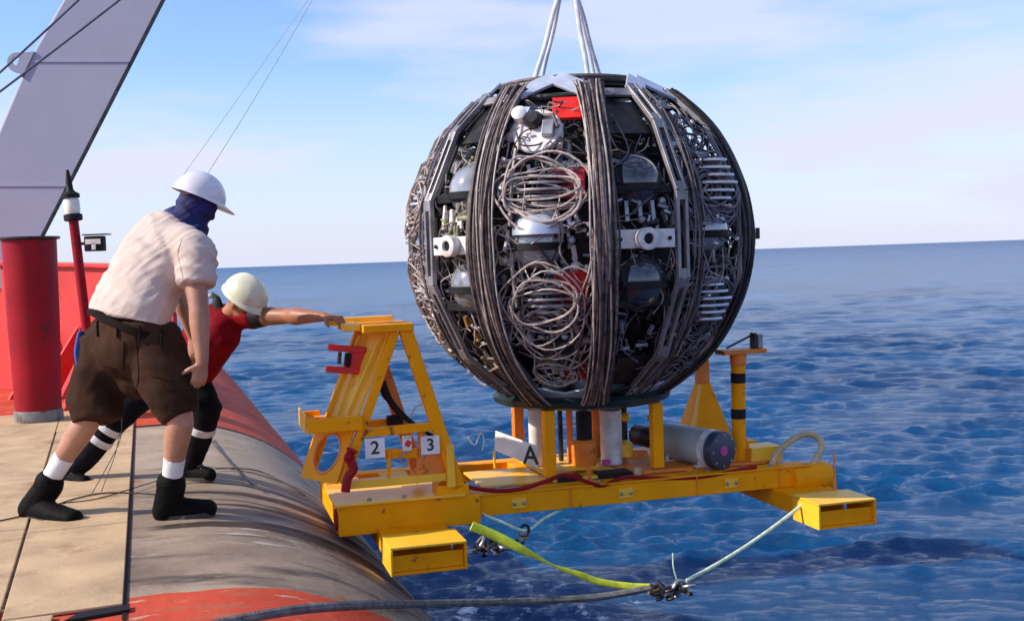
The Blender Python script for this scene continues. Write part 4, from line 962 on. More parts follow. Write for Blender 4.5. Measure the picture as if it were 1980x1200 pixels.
# canister (stands in its own cradle on the frame)
can = empty('canister', FM @ V((.72, -.28, -.028)), FYAW, 'grey cylindrical pressure canister with blue-grey round end cap on the yellow frame', 'canister')
def canister():
    e = FL(1392, 870, -.47); s = FL(1225, 838, .25)
    o = V((.72, -.28, -.028)); e = e - o; s = s - o; ax = (s - e); ln = ax.length; rot = ax.to_track_quat('Z', 'Y').to_matrix(); r = .118
    MB().lathe([(r * .96, 0), (r, .012), (r, ln * .58), (r * .97, ln * .60)], 48, e, rot).build('body', 'canister', can, smooth=True)
    MB().lathe([(r * .55, ln * .60), (r * .62, ln * .62), (r * .62, ln * .96), (r * .4, ln)], 32, e, rot).build('rear_section', 'darkmetal', can, smooth=True)
    c = MB().lathe([(.0005, -.032), (r * .9, -.032), (r * 1.0, -.026), (r * 1.03, -.015), (r * 1.03, .03), (r, .034)], 48, e, rot).build('end_cap', 'cap', can, smooth=True)
    MB().lathe([(.0005, -.038), (.03, -.037), (.032, -.032)], 24, e, rot).build('connector', 'magenta', c, smooth=True)
    for k in range(8):
        an = k * math.pi / 4; MB().lathe([(.0005, -.037), (.008, -.036), (.008, -.031)], 8, e + rot @ V((math.cos(an) * r * .82, math.sin(an) * r * .82, 0)), rot).build('bolt', 'steel', c)
    MB().lathe([(r + .001, .05), (r + .006, .052), (r + .006, .085), (r + .001, .087)], 48, e, rot).build('clamp_band', 'offwhite', can, smooth=True)
    for t in (.068, ln * .45):
        p = e + rot @ V((0, 0, t))
        for sgn in (-1, 1):
            q = MB(); q.bar(V((p.x + sgn * r * .75, p.y, 0.0)), V((p.x + sgn * r * .75, p.y, p.z - .03)), .012, .03, up=(0, 1, 0)); q.build('cradle_leg', 'offwhite', can)
        MB().box((p.x, p.y, .006), (.24, .05, .012)).build('cradle_base', 'offwhite', can, bevel=.002)
canister()

# ------------------------------------------------------------------ ropes over the sea
loose('tow_rope', catmull([HS(300, 1240, .03), HS(420, 1206, .03), HS(560, 1180, .035), HS(680, 1170, .05), P(830, 1166, 5.6), P(1000, 1162, 6.0), P(1150, 1154, 6.15), P(1258, 1136, 6.2)], 8), .020, 'towrope', 'thick grey tow rope curving over the hull edge at the bottom', 'rope')
def strap():
    pts = catmull([P(912, 1016, 6.05), P(960, 1036, 6.08), P(1010, 1062, 6.1), P(1070, 1092, 6.14), P(1120, 1110, 6.17), P(1160, 1124, 6.19), P(1215, 1132, 6.2), P(1256, 1134, 6.2)], 5)
    n = len(pts); w = []
    for i in range(n):
        t = i / (n - 1); w.append(.026 * (1 - .75 * math.exp(-((t - .42) / .1) ** 2)) * (1 if t < .5 else .72))
    o = MB(); c = pts[0].copy(); q = MB()
    q.tube([p - c for p in pts], w, 12, flat=.28); s = q.build('webbing_strap', 'strap', None, smooth=True, label='bright yellow-green webbing strap hanging from the left foot box', cat='strap'); s.location = c
strap()
loose('pale_rope', sag(P(1326, 1122, 6.25), P(1562, 966, 6.75), .03), .011, 'palerope', 'pale green rope rising to the right foot box', 'rope')
loose('green_cord', catmull([P(925, 990, 6.6), P(970, 1008, 6.5), P(1016, 1025, 6.45), P(1050, 1003, 6.6), P(1086, 984, 6.75)], 6), .009, 'palerope', 'thin green cord looped just below the long yellow beam', 'cord')
loose('loose_line', catmull([P(1308, 1118, 6.24), P(1302, 1095, 6.24), P(1301, 1068, 6.26)], 5), .004, 'palerope', 'short frayed line end standing up from the right shackle cluster', 'line end')
def shackles(name_pts, seed, label, r=.028):
    random.seed(seed); base = V(name_pts[0]); e = empty('shackle_cluster', base, 0, label, 'shackles')
    for i, p in enumerate(name_pts):
        c = V(p) - base
        rot = Matrix.Rotation(random.uniform(0, 3), 3, 'Z') @ Matrix.Rotation(random.uniform(0, 3), 3, 'X')
        MB().tube([c + rot @ V((math.cos(t * .45) * r * 1.2, math.sin(t * .45) * r * 1.7, 0)) for t in range(12)], r * .36, 8).build('shackle', random.choice(['darkmetal', 'black', 'steel']), e, smooth=True)
        MB().tube([c + rot @ V((-r * 1.5, -r * .8, 0)), c + rot @ V((r * 1.5, -r * .8, 0))], r * .3, 8).build('pin', random.choice(['steel', 'brass', 'darkmetal']), e, smooth=True)
shackles([P(1258 + i * 8, 1138 - (i > 6) * 5 + (i % 3) * 3, 6.22) for i in range(10)], 4, 'dark shackle cluster where the tow rope meets the strap')
shackles([P(926 + i * 9, 1052 + (i % 2) * 5 + i, 6.2) for i in range(7)], 5, 'dark shackles behind the upper part of the yellow strap')
shackles([P(1004, 1048, 6.4), P(1010, 1036, 6.42), P(1014, 1026, 6.45)], 6, 'small dark shackle at the low point of the green cord', .022)

# lines on the deck
def deckline(pix, r, label, m='black', cat='cable', zs=None):
    pts = []
    for i, (px, py) in enumerate(pix):
        p = PZ(px, py, .016 + r); u = (HMI @ p).x
        pts.append(p)
    return loose('deck_cable', catmull(pts, 6), r, m, label, cat)
deckline([(-20, 1010), (60, 992), (150, 962), (215, 952), (300, 955)], .004, 'thin black cable on the tan plates between the boots')
deckline([(120, 972), (180, 965), (235, 950), (300, 930), (345, 915)], .003, 'thin dark line on the tan plates running to the white sock')
def hang(pix, r, label, m='rope_dark'):
    pts = [P(px, py, Y) for px, py, Y in pix]; return loose('hanging_cord', catmull(pts, 6), r, m, label, 'cord')
hang([(236, 800, 6.6), (232, 850, 6.6), (205, 905, 6.6), (178, 953, 6.6)], .0025, 'left thin cord hanging between the legs of the man in shorts')
hang([(232, 835, 6.7), (222, 880, 6.7), (205, 925, 6.65), (196, 950, 6.6)], .0025, 'right thin cord hanging between the legs of the man in shorts')
loose('hull_cord', catmull([HS(400, 842, .02), HS(440, 888, .012), HS(475, 925, .012), HS(500, 945, .012)], 6), .005, 'rope_dark', 'dark cord lying diagonally on the hull beside the far boot', 'cord')
loose('hull_cord', catmull([HS(415, 906, .012), HS(460, 905, .012), HS(500, 910, .012), HS(545, 930, .012), HS(590, 958, .012)], 6), .004, 'rope_dark', 'dark cord curving over the hull from the far boot to the frame corner', 'cord')
# ------------------------------------------------------------------ people
def ip(vals, k):
    out = []; n = len(vals)
    for i in range(n - 1):
        for j in range(k): out.append(vals[i] + (vals[i + 1] - vals[i]) * (j / k))
    return out + [vals[-1]]
def loft(q, pts, rs, ro, side, n=20, k=4, cap0=1.0, cap1=1.0):
    """elliptic loft; rs radius along side, ro across; rounded ends"""
    P_ = catmull(pts, k); rs = ip(rs, k); ro = ip(ro, k); m = len(P_); side = V(side)
    C_, A, B = [], [], []
    def tang(i): return (P_[min(i + 1, m - 1)] - P_[max(i - 1, 0)]).normalized()
    for sgn, i0, cp in ((-1, 0, cap0),):
        t = tang(0); r = min(rs[0], ro[0])
        for a in (80, 60, 38, 18):
            C_.append((P_[0] - t * (r * cp * math.sin(R_(a))), t)); A.append(rs[0] * math.cos(R_(a))); B.append(ro[0] * math.cos(R_(a)))
    for i in range(m): C_.append((P_[i], tang(i))); A.append(rs[i]); B.append(ro[i])
    t = tang(m - 1); r = min(rs[-1], ro[-1])
    for a in (18, 38, 60, 80): C_.append((P_[-1] + t * (r * cap1 * math.sin(R_(a))), t)); A.append(rs[-1] * math.cos(R_(a))); B.append(ro[-1] * math.cos(R_(a)))
    vs = []
    for (c, t), a, b in zip(C_, A, B):
        s = side - t * side.dot(t)
        if s.length < 1e-4: s = t.orthogonal()
        s.normalize(); o = t.cross(s)
        for j in range(n):
            an = 2 * math.pi * j / n; vs.append(c + s * (math.cos(an) * a) + o * (math.sin(an) * b))
    fs = []; M_ = len(C_)
    for i in range(M_ - 1):
        for j in range(n): fs.append((i * n + j, i * n + (j + 1) % n, (i + 1) * n + (j + 1) % n, (i + 1) * n + j))
    fs.append(tuple(range(n - 1, -1, -1))); fs.append(tuple((M_ - 1) * n + j for j in range(n)))
    return q.add(vs, fs)
def limb(q, pts, r, side=(0, 1, 0.3), flat=1.0, **k): return loft(q, pts, r, [x * flat for x in r], side, **k)
def skinned(q, name, m, parent, voxel=.012, smooth=6, disp=None):
    me = bpy.data.meshes.new('tmp'); me.from_pydata(q.v, [], q.f)
    bm = bmesh.new(); bm.from_mesh(me); bmesh.ops.recalc_face_normals(bm, faces=bm.faces); bm.to_mesh(me); bm.free()
    o = bpy.data.objects.new('tmp', me); COL.objects.link(o)
    md = o.modifiers.new('r', 'REMESH'); md.mode = 'VOXEL'; md.voxel_size = voxel; md.use_smooth_shade = True
    ms = o.modifiers.new('s', 'SMOOTH'); ms.factor = .5; ms.iterations = smooth
    bpy.context.view_layer.update()
    me2 = bpy.data.meshes.new_from_object(o.evaluated_get(bpy.context.evaluated_depsgraph_get()))
    bpy.data.objects.remove(o)
    if disp:
        nr = [v.normal.copy() for v in me2.vertices]
        for v, nn in zip(me2.vertices, nr): v.co += nn * disp(v.co)
        me2.update()
    me2.name = name; me2.materials.clear(); me2.materials.append(M[m])
    for p in me2.polygons: p.use_smooth = True
    o = bpy.data.objects.new(name, me2); COL.objects.link(o); o.parent = parent
    return o
def hand(q, wrist, fdir, palm_n, curl=.5, size=1.0, thumb_side=1, spread=.02):
    """palm and five bent fingers; palm_n = direction the palm faces"""
    f = V(fdir).normalized(); pn = V(palm_n); pn = (pn - f * pn.dot(f)).normalized(); sd = f.cross(pn).normalized() * thumb_side
    w = V(wrist); S = size
    loft(q, [w - f * .03 * S, w + f * .02 * S, w + f * .06 * S, w + f * .095 * S], [.027 * S, .034 * S, .042 * S, .040 * S], [.021 * S, .019 * S, .017 * S, .014 * S], sd, n=14, k=2)
    for i, (off, ln) in enumerate(((.031, .070), (.0105, .080), (-.0105, .074), (-.031, .058))):
        b = w + f * (.085 - abs(off) * .25) * S + sd * off * S
        d = (f + sd * (off * 2.2)).normalized(); pts = [b - f * .02 * S, b]; ang = 0; p = b
        for j, fr_ in enumerate((.45, .32, .25)):
            ang += curl * (.9 + .15 * i * .3); dd = d * math.cos(ang) + pn * math.sin(ang); p = p + dd * (ln * fr_ * S); pts.append(p)
        loft(q, pts, [.0098 * S, .0095 * S, .0090 * S, .0082 * S, .0068 * S], [.0098 * S, .0095 * S, .0088 * S, .008 * S, .0065 * S], sd, n=10, k=3)
    b = w + f * .025 * S + sd * .026 * S; pts = [b]; d = (f * .55 + sd * .8 + pn * .25).normalized(); p = b
    for fr_, a in ((.036, 0), (.030, .35), (.024, .7)):
        dd = (d * math.cos(a) + (f * .7 + pn * .6).normalized() * math.sin(a)).normalized(); p = p + dd * fr_ * S; pts.append(p)
    loft(q, pts, [.0155 * S, .013 * S, .0110 * S, .0085 * S], [.0155 * S, .013 * S, .0108 * S, .008 * S], sd, n=10, k=3)
def head_basis(F, U):
    F = V(F).normalized(); U = V(U); U = (U - F * U.dot(F)).normalized(); S = F.cross(U)   # S = person's right
    return Matrix((S, F, U)).transposed()
def head(q, c, B, s=1.0):
    c = V(c)
    q.sphere(c + B @ V((0, -.008, .02)) * s, .1 * s, 24, (.78, .96, 1.02), B)
    q.sphere(c + B @ V((0, .022, -.045)) * s, .075 * s, 20, (.80, .88, 1.0), B)
    q.sphere(c + B @ V((0, .068, -.092)) * s, .024 * s, 12, (1, .8, .8), B)      # chin
    loft(q, [c + B @ V((0, .088, .018)) * s, c + B @ V((0, .104, -.012)) * s, c + B @ V((0, .106, -.028)) * s], [.010 * s, .014 * s, .017 * s], [.010 * s, .014 * s, .010 * s], B.col[0], n=10, k=2)
    for sg in (-1, 1):
        q.sphere(c + B @ V((sg * .078, -.006, -.012)) * s, .030 * s, 12, (.35, .7, 1.05), B)   # ears
        q.sphere(c + B @ V((sg * .03, .082, .028)) * s, .014 * s, 10, (1.5, .6, .5), B)         # brow
    q.sphere(c + B @ V((0, .088, -.057)) * s, .017 * s, 10, (1.5, .5, .5), B)                   # lips
def hard_hat(root, c, B, m, s=1.0, peak=.055):
    c = V(c); q = MB(); n = 40; rows = 14; vs = []; fs = []
    def shell(rad, dz):
        out = []
        for i in range(rows + 1):
            t = math.pi / 2 * i / rows
            for j in range(n):
                an = 2 * math.pi * j / n
                x = .118 * math.sin(an) * math.cos(t); y = .140 * math.cos(an) * math.cos(t); z = .125 * math.sin(t)
                ridge = .006 * math.exp(-(x / .022) ** 2) * math.sin(t) ** .5
                k = rad + ridge / .125
                out.append(c + B @ (V((x * rad, y * rad, z * k + dz))) * s)
        return out
    a = shell(1, 0); b = shell(.95, -.002); q = MB()
    m_ = (rows + 1) * n
    for i in range(rows):
        for j in range(n):
            k = (j + 1) % n
            fs.append((i * n + j, i * n + k, (i + 1) * n + k, (i + 1) * n + j)); fs.append((m_ + i * n + j, m_ + (i + 1) * n + j, m_ + (i + 1) * n + k, m_ + i * n + k))
    for j in range(n): fs.append((j, m_ + j, m_ + (j + 1) % n, (j + 1) % n))
    q.add(a + b, fs); h = q.build('hard_hat', m, root, smooth=True)
    vs = []; fs = []
    for ri, (g, dz) in enumerate(((.99, .004), (1.0, -.008), (1.0, -.012))):
        for j in range(n):
            an = 2 * math.pi * j / n; f_ = max(0, math.cos(an)) ** 1.5; ext = (1.0 if ri == 0 else 1.07) + (0 if ri == 0 else f_ * peak / .14)
            vs.append(c + B @ V((.118 * math.sin(an) * ext, .140 * math.cos(an) * ext, dz - (.012 * f_ if ri else 0))) * s)
    for i in range(2):
        for j in range(n): k = (j + 1) % n; fs.append((i * n + j, i * n + k, (i + 1) * n + k, (i + 1) * n + j))
    for j in range(n): k = (j + 1) % n; fs.append((2 * n + j, 2 * n + k, k, j))
    MB().add(vs, fs).build('brim', m, h, smooth=True)
    return h
def boot(root, ankle, heel, toe, up=V((0, 0, 1)), w=.052, shaft=.16, sdir=None, m='boot'):
    q = MB(); ankle = V(ankle); heel = V(heel); toe = V(toe); f = (toe - heel); ln = f.length; f.normalize(); sd = f.cross(up).normalized(); u2 = sd.cross(f)
    base = heel + f * .045
    loft(q, [heel + f * .03 + u2 * .05, heel + f * ln * .35 + u2 * .052, heel + f * ln * .62 + u2 * .045, heel + f * ln * .90 + u2 * .04], [w * .80, w * .86, w * .98, w * .85], [.062, .070, .058, .048], sd, n=18, k=3)
    loft(q, [base + u2 * .05, (base + u2 * .05).lerp(ankle, .5), ankle, ankle + (V(sdir) if sdir else up) * shaft * .3], [w * .95, w * 1.02, w * 1.05, w * 1.12], [.070, .074, .076, .078], sd, n=18, k=3)
    b = skinned(q, 'boot', m, root, .008, 4, lambda p: .0015 * noise.noise(p * 40))
    q = MB(); pts = []
    for i in range(24):
        an = 2 * math.pi * i / 24; c = math.cos(an); pts.append(heel + f * (ln * .5 + (ln * .5 + .008) * c) + sd * (math.sin(an) * w * (1.14 if c > 0 else .98)) + u2 * .0)
    q.prism(pts, u2 * .03); q.build('sole', 'sole', b, bevel=.003)
    MB().box(heel + f * .035 - u2 * .004, (.07, .085, .02), Matrix((f, sd, u2)).transposed()).build('heel', 'sole', b, bevel=.003)
    top = ankle + (V(sdir).normalized() if sdir else up) * shaft * .3
    q = MB(); q.tube([top + sd * (w * 1.04 * math.cos(i * .2618)) + f * (.070 * math.sin(i * .2618)) for i in range(24)], .006, 8, closed=True); q.build('collar', m, b, smooth=True)
    q = MB()
    for i in range(5):
        c = heel + f * (.115 + i * .022) + u2 * (.118 - i * .010)
        q.tube([c - sd * .03, c + u2 * .006, c + sd * .03], .004, 6)
    q.build('laces', 'rib', b, smooth=True)
    return b
def wrinkle(dir_, fq=14, amp=.008, seed=0, mask=None):
    d = V(dir_).normalized()
    def f(p):
        if fq > 40:
            q_ = p - d * p.dot(d); z = q_ * 3.4 + d * (p.dot(d) * 12 + 1.2 * noise.noise(p * 2.5)) + V((seed, seed, 0))
            n_ = noise.noise(z); z2 = q_ * 7 + V((.3, .2, .9)) * (p.dot(V((-.5, 0, .85))) * 24) + V((0, 4, seed)); n2 = noise.noise(z2)
            return amp * (1.9 * (.5 - abs(n_) * 2.2) + .9 * (.5 - abs(n2) * 2)) - .002
        a = p.dot(d); w_ = noise.noise(p * 3.2 + V((seed, 0, 0))) * 1.6 + noise.noise(p * 8 + V((0, seed, 0))) * .5
        s = math.sin((a * fq * 2 + w_ * 2.2)) 
        r = (abs(s) ** 1.4) * (1 if s > 0 else -.6)
        k = .5 + .8 * max(0, noise.noise(p * 2.7 + V((0, 0, seed + 5))) + .3)
        return r * amp * k + .004 * noise.noise(p * 22)
    return f
def solid_of(q, root, name, m, **k): return skinned(q, name, m, root, **k)

from mathutils.bvhtree import BVHTree
def bvh_of(o): 
    me = o.data; return BVHTree.FromPolygons([v.co.copy() for v in me.vertices], [tuple(p.vertices) for p in me.polygons])
def hit(bv, px, py, off=.004):
    d = ray(px, py).normalized(); r = bv.ray_cast(CAMP, d)
    if r[0] is None: return None
    return r[0] + (r[1] if r[1].dot(d) < 0 else -r[1]) * off
def seam(bv, parent, pix, m, r=.0025, name='seam', off=.001):
    pts = [hit(bv, *p, off) for p in catmull([(x, y, 0) for x, y in pix], 6) for p in [(p[0], p[1])]]; pts = [p for p in pts if p is not None]
    if len(pts) > 2: MB().tube(pts, r, 6).build(name, m, parent, smooth=True)
def patch(bv, parent, quad, m, name='pocket', off=.006, n=8):
    vs = []
    for k in (off, -.004):
        for i in range(n + 1):
            for j in range(n + 1):
                u, v = i / n, j / n; a = [quad[0][c] * (1 - u) + quad[1][c] * u for c in (0, 1)]; b = [quad[3][c] * (1 - u) + quad[2][c] * u for c in (0, 1)]
                p = hit(bv, a[0] * (1 - v) + b[0] * v, a[1] * (1 - v) + b[1] * v, k)
                if p is None: return
                vs.append(p)
    N_ = (n + 1) ** 2; fs = []
    for i in range(n):
        for j in range(n):
            q_ = (i * (n + 1) + j, (i + 1) * (n + 1) + j, (i + 1) * (n + 1) + j + 1, i * (n + 1) + j + 1); fs.append(q_)
    edge = [i * (n + 1) for i in range(n + 1)] + [n * (n + 1) + j for j in range(1, n + 1)] + [i * (n + 1) + n for i in range(n - 1, -1, -1)] + [j for j in range(n - 1, 0, -1)]
    for a, b in zip(edge, edge[1:] + edge[:1]): fs.append((a, b, N_ + b, N_ + a))
    MB().add(vs, fs).build(name, m, parent, smooth=True)
# ---- man in the white shirt and brown shorts
def man_a():
    root = empty('person', PZ(235, 985, 0.015), 0, 'person in white hard hat, pale t-shirt and brown shorts bending forward on deck', 'person')
    Fd = V((.75, .62, 0)); side = V((.66, -.66, -.30))
    pel = P(255, 668, 6.12)
    hipR, kneeR, ankR = P(300, 690, 6.03), P(348, 806, 5.93), P(331, 935, 6.03)
    hipL, kneeL, ankL = P(212, 680, 6.2), P(172, 806, 6.1), P(95, 930, 6.16)
    chest = P(312, 512, 6.2); neck = P(354, 436, 6.27); hc = P(379, 400, 6.30)
    shR, elR, wrR = P(372, 488, 6.05), P(384, 592, 5.95), P(391, 700, 5.92)
    shL, elL, wrL = P(305, 455, 6.42), P(345, 570, 6.55), P(372, 650, 6.6)
    HB = head_basis((.82, .42, -.40), (.36, .12, .92))
    q = MB()
    loft(q, [P(262, 690, 6.12), P(270, 620, 6.14), chest, P(345, 470, 6.24)], [.15, .145, .17, .17], [.11, .10, .12, .10], side)
    limb(q, [chest, neck, hc], [.085, .062, .062]); head(q, hc, HB)
    limb(q, [P(345, 470, 6.12), shR, shR.lerp(elR, .4), elR, elR.lerp(wrR, .3), elR.lerp(wrR, .8), wrR], [.068, .07, .062, .052, .054, .038, .031])
    limb(q, [P(330, 465, 6.3), shL, shL.lerp(elL, .4), elL, elL.lerp(wrL, .3), wrL], [.06, .06, .053, .043, .045, .028])
    hand(q, wrR, (P(380, 760, 5.93) - wrR), (-.5, .8, 0), .32, 1.05, thumb_side=-1)
    hand(q, wrL, (-.1, .1, -1), (0, .2, -1), .4, 1.0)
    for h, k_, a in ((hipR, kneeR, ankR), (hipL, kneeL, ankL)):
        limb(q, [pel.lerp(h, .4), h, h.lerp(k_, .5), k_, k_.lerp(a, .28), k_.lerp(a, .6), a, a - V((0, 0, .05))], [.10, .105, .09, .068, .070, .055, .044, .044])
    solid_of(q, root, 'body', 'skin_pale', voxel=.0065, smooth=5)
    # t-shirt
    q = MB()
    loft(q, [P(251, 612, 6.12), P(259, 585, 6.13), P(282, 540, 6.17), P(312, 488, 6.22), P(336, 452, 6.25), P(356, 434, 6.27)], [.284, .274, .258, .262, .225, .09], [.192, .182, .18, .18, .15, .085], side, cap0=.15, cap1=.3)
    limb(q, [P(345, 470, 6.14), shR + V((.015, 0, 0)), shR.lerp(elR, .35) + V((.01, 0, 0)), shR.lerp(elR, .62)], [.112, .115, .108, .10], cap1=.1)
    limb(q, [P(325, 462, 6.3), shL, shL.lerp(elL, .35), shL.lerp(elL, .7)], [.10, .095, .09, .09], cap1=.1)
    ts = solid_of(q, root, 't_shirt', 'shirt', voxel=.0085, smooth=6, disp=wrinkle((.42, .2, .9), 44, .0055, 3))
    # shorts
    q = MB()
    loft(q, [P(252, 622, 6.12), P(254, 660, 6.12), P(262, 705, 6.12), P(262, 730, 6.12)], [.275, .275, .24, .15], [.18, .195, .185, .12], side, cap0=.15)
    limb(q, [P(300, 670, 6.05), hipR.lerp(kneeR, .3), hipR.lerp(kneeR, .65), P(350, 804, 5.95)], [.165, .155, .132, .108], cap1=.1)
    limb(q, [P(215, 672, 6.2), hipL.lerp(kneeL, .3), hipL.lerp(kneeL, .65), P(190, 812, 6.1)], [.17, .165, .15, .138], cap1=.1)
    sh = solid_of(q, root, 'shorts', 'shorts', voxel=.011, smooth=7, disp=wrinkle((.3, .3, .8), 11, .012, 9))
    q = MB()
    c = P(251, 612, 6.12); c = P(250, 622, 6.12); t = (P(268, 575, 6.13) - c).normalized(); s_ = (side - t * side.dot(t)).normalized(); o_ = t.cross(s_)
    loft(q, [c - t * .030, c + t * .004], [.288, .282], [.196, .190], side, n=40, k=2, cap0=.02, cap1=.02); q.build('waistband', 'belt', sh, smooth=True)
    q = MB(); q.box(P(275, 640, 5.93), (.07, .03, .10)); q.build('belt_pouch', 'black', sh, bevel=.008)
    q = MB(); loft(q, [P(158, 645, 6.12), P(153, 680, 6.1), P(158, 715, 6.1)], [.03, .035, .03], [.015, .018, .015], (.3, .9, 0)); q.build('blue_rag', 'blue', root, smooth=True)
    bs = bvh_of(sh); bt = bvh_of(ts)
    patch(bs, sh, [(292, 668), (338, 684), (332, 738), (290, 724)], 'shorts'); patch(bs, sh, [(196, 652), (240, 660), (238, 712), (196, 706)], 'shorts')
    patch(bs, sh, [(318, 742), (368, 742), (372, 792), (328, 792)], 'shorts', off=.010); patch(bs, sh, [(317, 740), (369, 740), (370, 754), (321, 754)], 'shorts', 'pocket_flap', off=.016)
    seam(bs, sh, [(262, 650), (266, 690), (268, 730), (262, 760)], 'belt'); seam(bs, sh, [(350, 660), (372, 720), (380, 780)], 'belt', .0018)
    for x, y in ((190, 632), (228, 634), (270, 640), (312, 648)): seam(bs, sh, [(x, y - 10), (x, y), (x, y + 18)], 'belt', .006, 'belt_loop', .006)
    seam(bt, ts, [(352, 462), (344, 490), (350, 520), (356, 548)], 'shirt', .0022)
    seam(bt, ts, [(196, 600), (240, 612), (290, 622), (322, 630)], 'shirt', .003, 'hem')
    # neck gaiter covering neck and face
    q = MB()
    q.sphere(hc + HB @ V((0, .002, .0)), .112, 24, (.88, 1.0, 1.12), HB)
    q.sphere(hc + HB @ V((0, .095, -.02)), .022, 12, (.8, .9, 1.3), HB)
    loft(q, [hc + HB @ V((0, -.01, -.06)), neck + V((0, 0, .01)), neck - V((.0, 0, .02)) + V((-.0, 0, 0))], [.092, .105, .135], [.092, .105, .135], side)
    solid_of(q, root, 'neck_gaiter', 'navy', voxel=.009, smooth=5, disp=wrinkle((.5, .2, .8), 41, .007, 2))
    hard_hat(root, hc + HB @ V((0, -.004, .062)), HB, 'helmet', 1.04)
    # socks and boots
    for k_, a, r0 in ((kneeR, ankR, .057), (kneeL, ankL, .055)):
        q = MB(); limb(q, [a.lerp(k_, .40), a.lerp(k_, .2), a, a - V((0, 0, .03))], [.058, .054, .053, .053], cap0=.05)
        solid_of(q, root, 'sock', 'sock', voxel=.008, smooth=3, disp=lambda p: .002 * noise.noise(p * 30))
    q = MB(); loft(q, [hc + HB @ V((-.04, -.09, -.05)), hc + HB @ V((-.05, -.125, -.09)), hc + HB @ V((-.05, -.15, -.13))], [.05, .06, .055], [.02, .018, .012], HB.col[0]); solid_of(q, root, 'gaiter_tail', 'navy', voxel=.007, smooth=3, disp=wrinkle((.3, .2, 1), 30, .005, 8))
    boot(root, P(331, 942, 6.03), P(305, 1007, 6.04), P(415, 995, 6.10) , sdir=(.02, 0, 1), shaft=.08, w=.07)
    boot(root, P(93, 942, 6.16), P(48, 1000, 6.2), P(152, 1018, 6.02), sdir=(.3, 0, 1), shaft=.08, w=.07)
    place_children(root)
man_a()
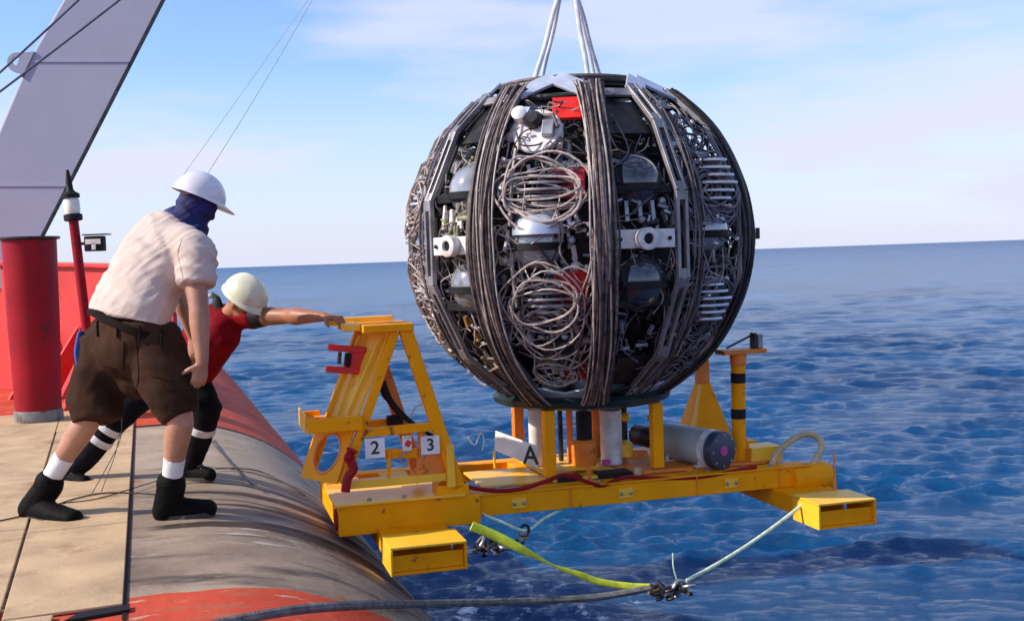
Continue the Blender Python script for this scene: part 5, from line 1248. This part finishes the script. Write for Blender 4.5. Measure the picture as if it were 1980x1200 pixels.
def man_b():
    root = empty('person', PZ(260, 930, 0.015), 0, 'person in cream helmet and dark red shirt reaching out to the yellow tower', 'person')
    side = V((.28, -.75, -.60))
    pel = P(338, 700, 7.25)
    hipR, kneeR, ankR = P(352, 715, 7.15), P(400, 788, 7.05), P(372, 900, 7.18)
    hipL, kneeL, ankL = P(318, 715, 7.3), P(222, 812, 7.25), P(135, 925, 7.25)
    chest = P(402, 655, 7.12); neck = P(440, 612, 7.02); hc = P(470, 585, 6.95)
    shL, elL, wrL = P(462, 612, 7.02), P(556, 611, 6.82), P(628, 612, 6.62)
    shR, elR, wrR = P(425, 640, 6.98), P(372, 690, 6.95), P(345, 740, 6.9)
    HB = head_basis((.74, -.38, -.56), (.42, -.30, .86))
    q = MB()
    loft(q, [pel, pel.lerp(chest, .5), chest, P(430, 632, 7.05)], [.15, .15, .17, .15], [.10, .10, .12, .10], side)
    limb(q, [chest, neck, hc], [.08, .06, .06]); head(q, hc, HB, .98)
    limb(q, [P(440, 620, 7.05), shL, shL.lerp(elL, .5), elL, elL.lerp(wrL, .25), elL.lerp(wrL, .7), wrL], [.06, .066, .06, .047, .054, .036, .027])
    limb(q, [P(430, 630, 7.0), shR, shR.lerp(elR, .5), elR, wrR], [.06, .06, .05, .042, .028])
    hand(q, wrL, (P(668, 616, 6.56) - wrL), (.1, .1, -1), .55, 1.05, thumb_side=-1); hand(q, wrR, (0, 0, -1), (1, 0, 0), .4, 1.0)
    for h, k_, a in ((hipR, kneeR, ankR), (hipL, kneeL, ankL)): limb(q, [pel, h, k_, a], [.1, .1, .06, .04])
    solid_of(q, root, 'body', 'skin', voxel=.0065, smooth=5)
    q = MB()
    loft(q, [P(362, 706, 7.2), P(380, 688, 7.16), P(404, 656, 7.11), P(430, 628, 7.05), P(446, 608, 7.02)], [.232, .225, .225, .20, .09], [.145, .15, .155, .13, .085], side, cap0=.15, cap1=.3)
    limb(q, [P(445, 618, 7.04), shL, shL.lerp(elL, .35)], [.085, .082, .075], cap1=.1)
    limb(q, [P(430, 630, 6.98), shR, shR.lerp(elR, .5)], [.09, .09, .085], cap1=.1)
    solid_of(q, root, 'shirt', 'redshirt', voxel=.011, smooth=6, disp=wrinkle((.7, 0, .7), 13, .009, 4))
    q = MB(); limb(q, [shL.lerp(elL, .28), shL.lerp(elL, .42), shL.lerp(elL, .54)], [.078, .070, .062], cap0=.1, cap1=.1); q.build('sleeve_cuff', 'black', root, smooth=True)
    q = MB(); loft(q, [P(424, 600, 7.0), P(418, 580, 7.02), P(412, 570, 7.05)], [.012, .012, .010], [.03, .03, .02], side); q.build('collar', 'black', root, smooth=True)
    q = MB(); q.sphere(P(403, 573, 7.04), .02, 10, (1.4, .6, .8)); q.build('collar_tag', 'white', root, smooth=True)
    q = MB()
    loft(q, [P(358, 700, 7.2), P(345, 715, 7.22), P(345, 745, 7.2)], [.19, .19, .12], [.15, .15, .12], side)
    limb(q, [P(362, 712, 7.15), hipR.lerp(kneeR, .5), kneeR + V((0, 0, 0)), kneeR.lerp(ankR, .45), ankR + V((0, 0, .03))], [.125, .11, .088, .078, .066])
    limb(q, [P(320, 712, 7.25), hipL.lerp(kneeL, .5), kneeL, kneeL.lerp(ankL, .5), ankL + V((0, 0, .03))], [.125, .11, .09, .08, .07])
    tr = solid_of(q, root, 'trousers', 'trousers', voxel=.011, smooth=5, disp=wrinkle((.2, .2, 1), 16, .008, 6))
    for k_, a, t_, r in ((kneeR, ankR, .34, .090), (kneeL, ankL, .12, .092), (kneeL, ankL, .32, .088)):
        c = k_.lerp(a, t_); d = (a - k_).normalized()
        q = MB(); limb(q, [c - d * .022, c + d * .022], [r, r], cap0=.05, cap1=.05); q.build('reflective_band', 'offwhite', tr, smooth=True)
    boot(root, P(370, 898, 7.2), P(352, 930, 7.22), P(412, 930, 7.12), sdir=(0, 0, 1), shaft=.10)
    boot(root, P(130, 930, 7.25), P(112, 940, 7.28), P(170, 945, 7.15), sdir=(.2, 0, 1), shaft=.10)
    hard_hat(root, hc + HB @ V((0, -.004, .05)), HB, 'helmet_cream', 1.06, .02)
    place_children(root)
man_b()
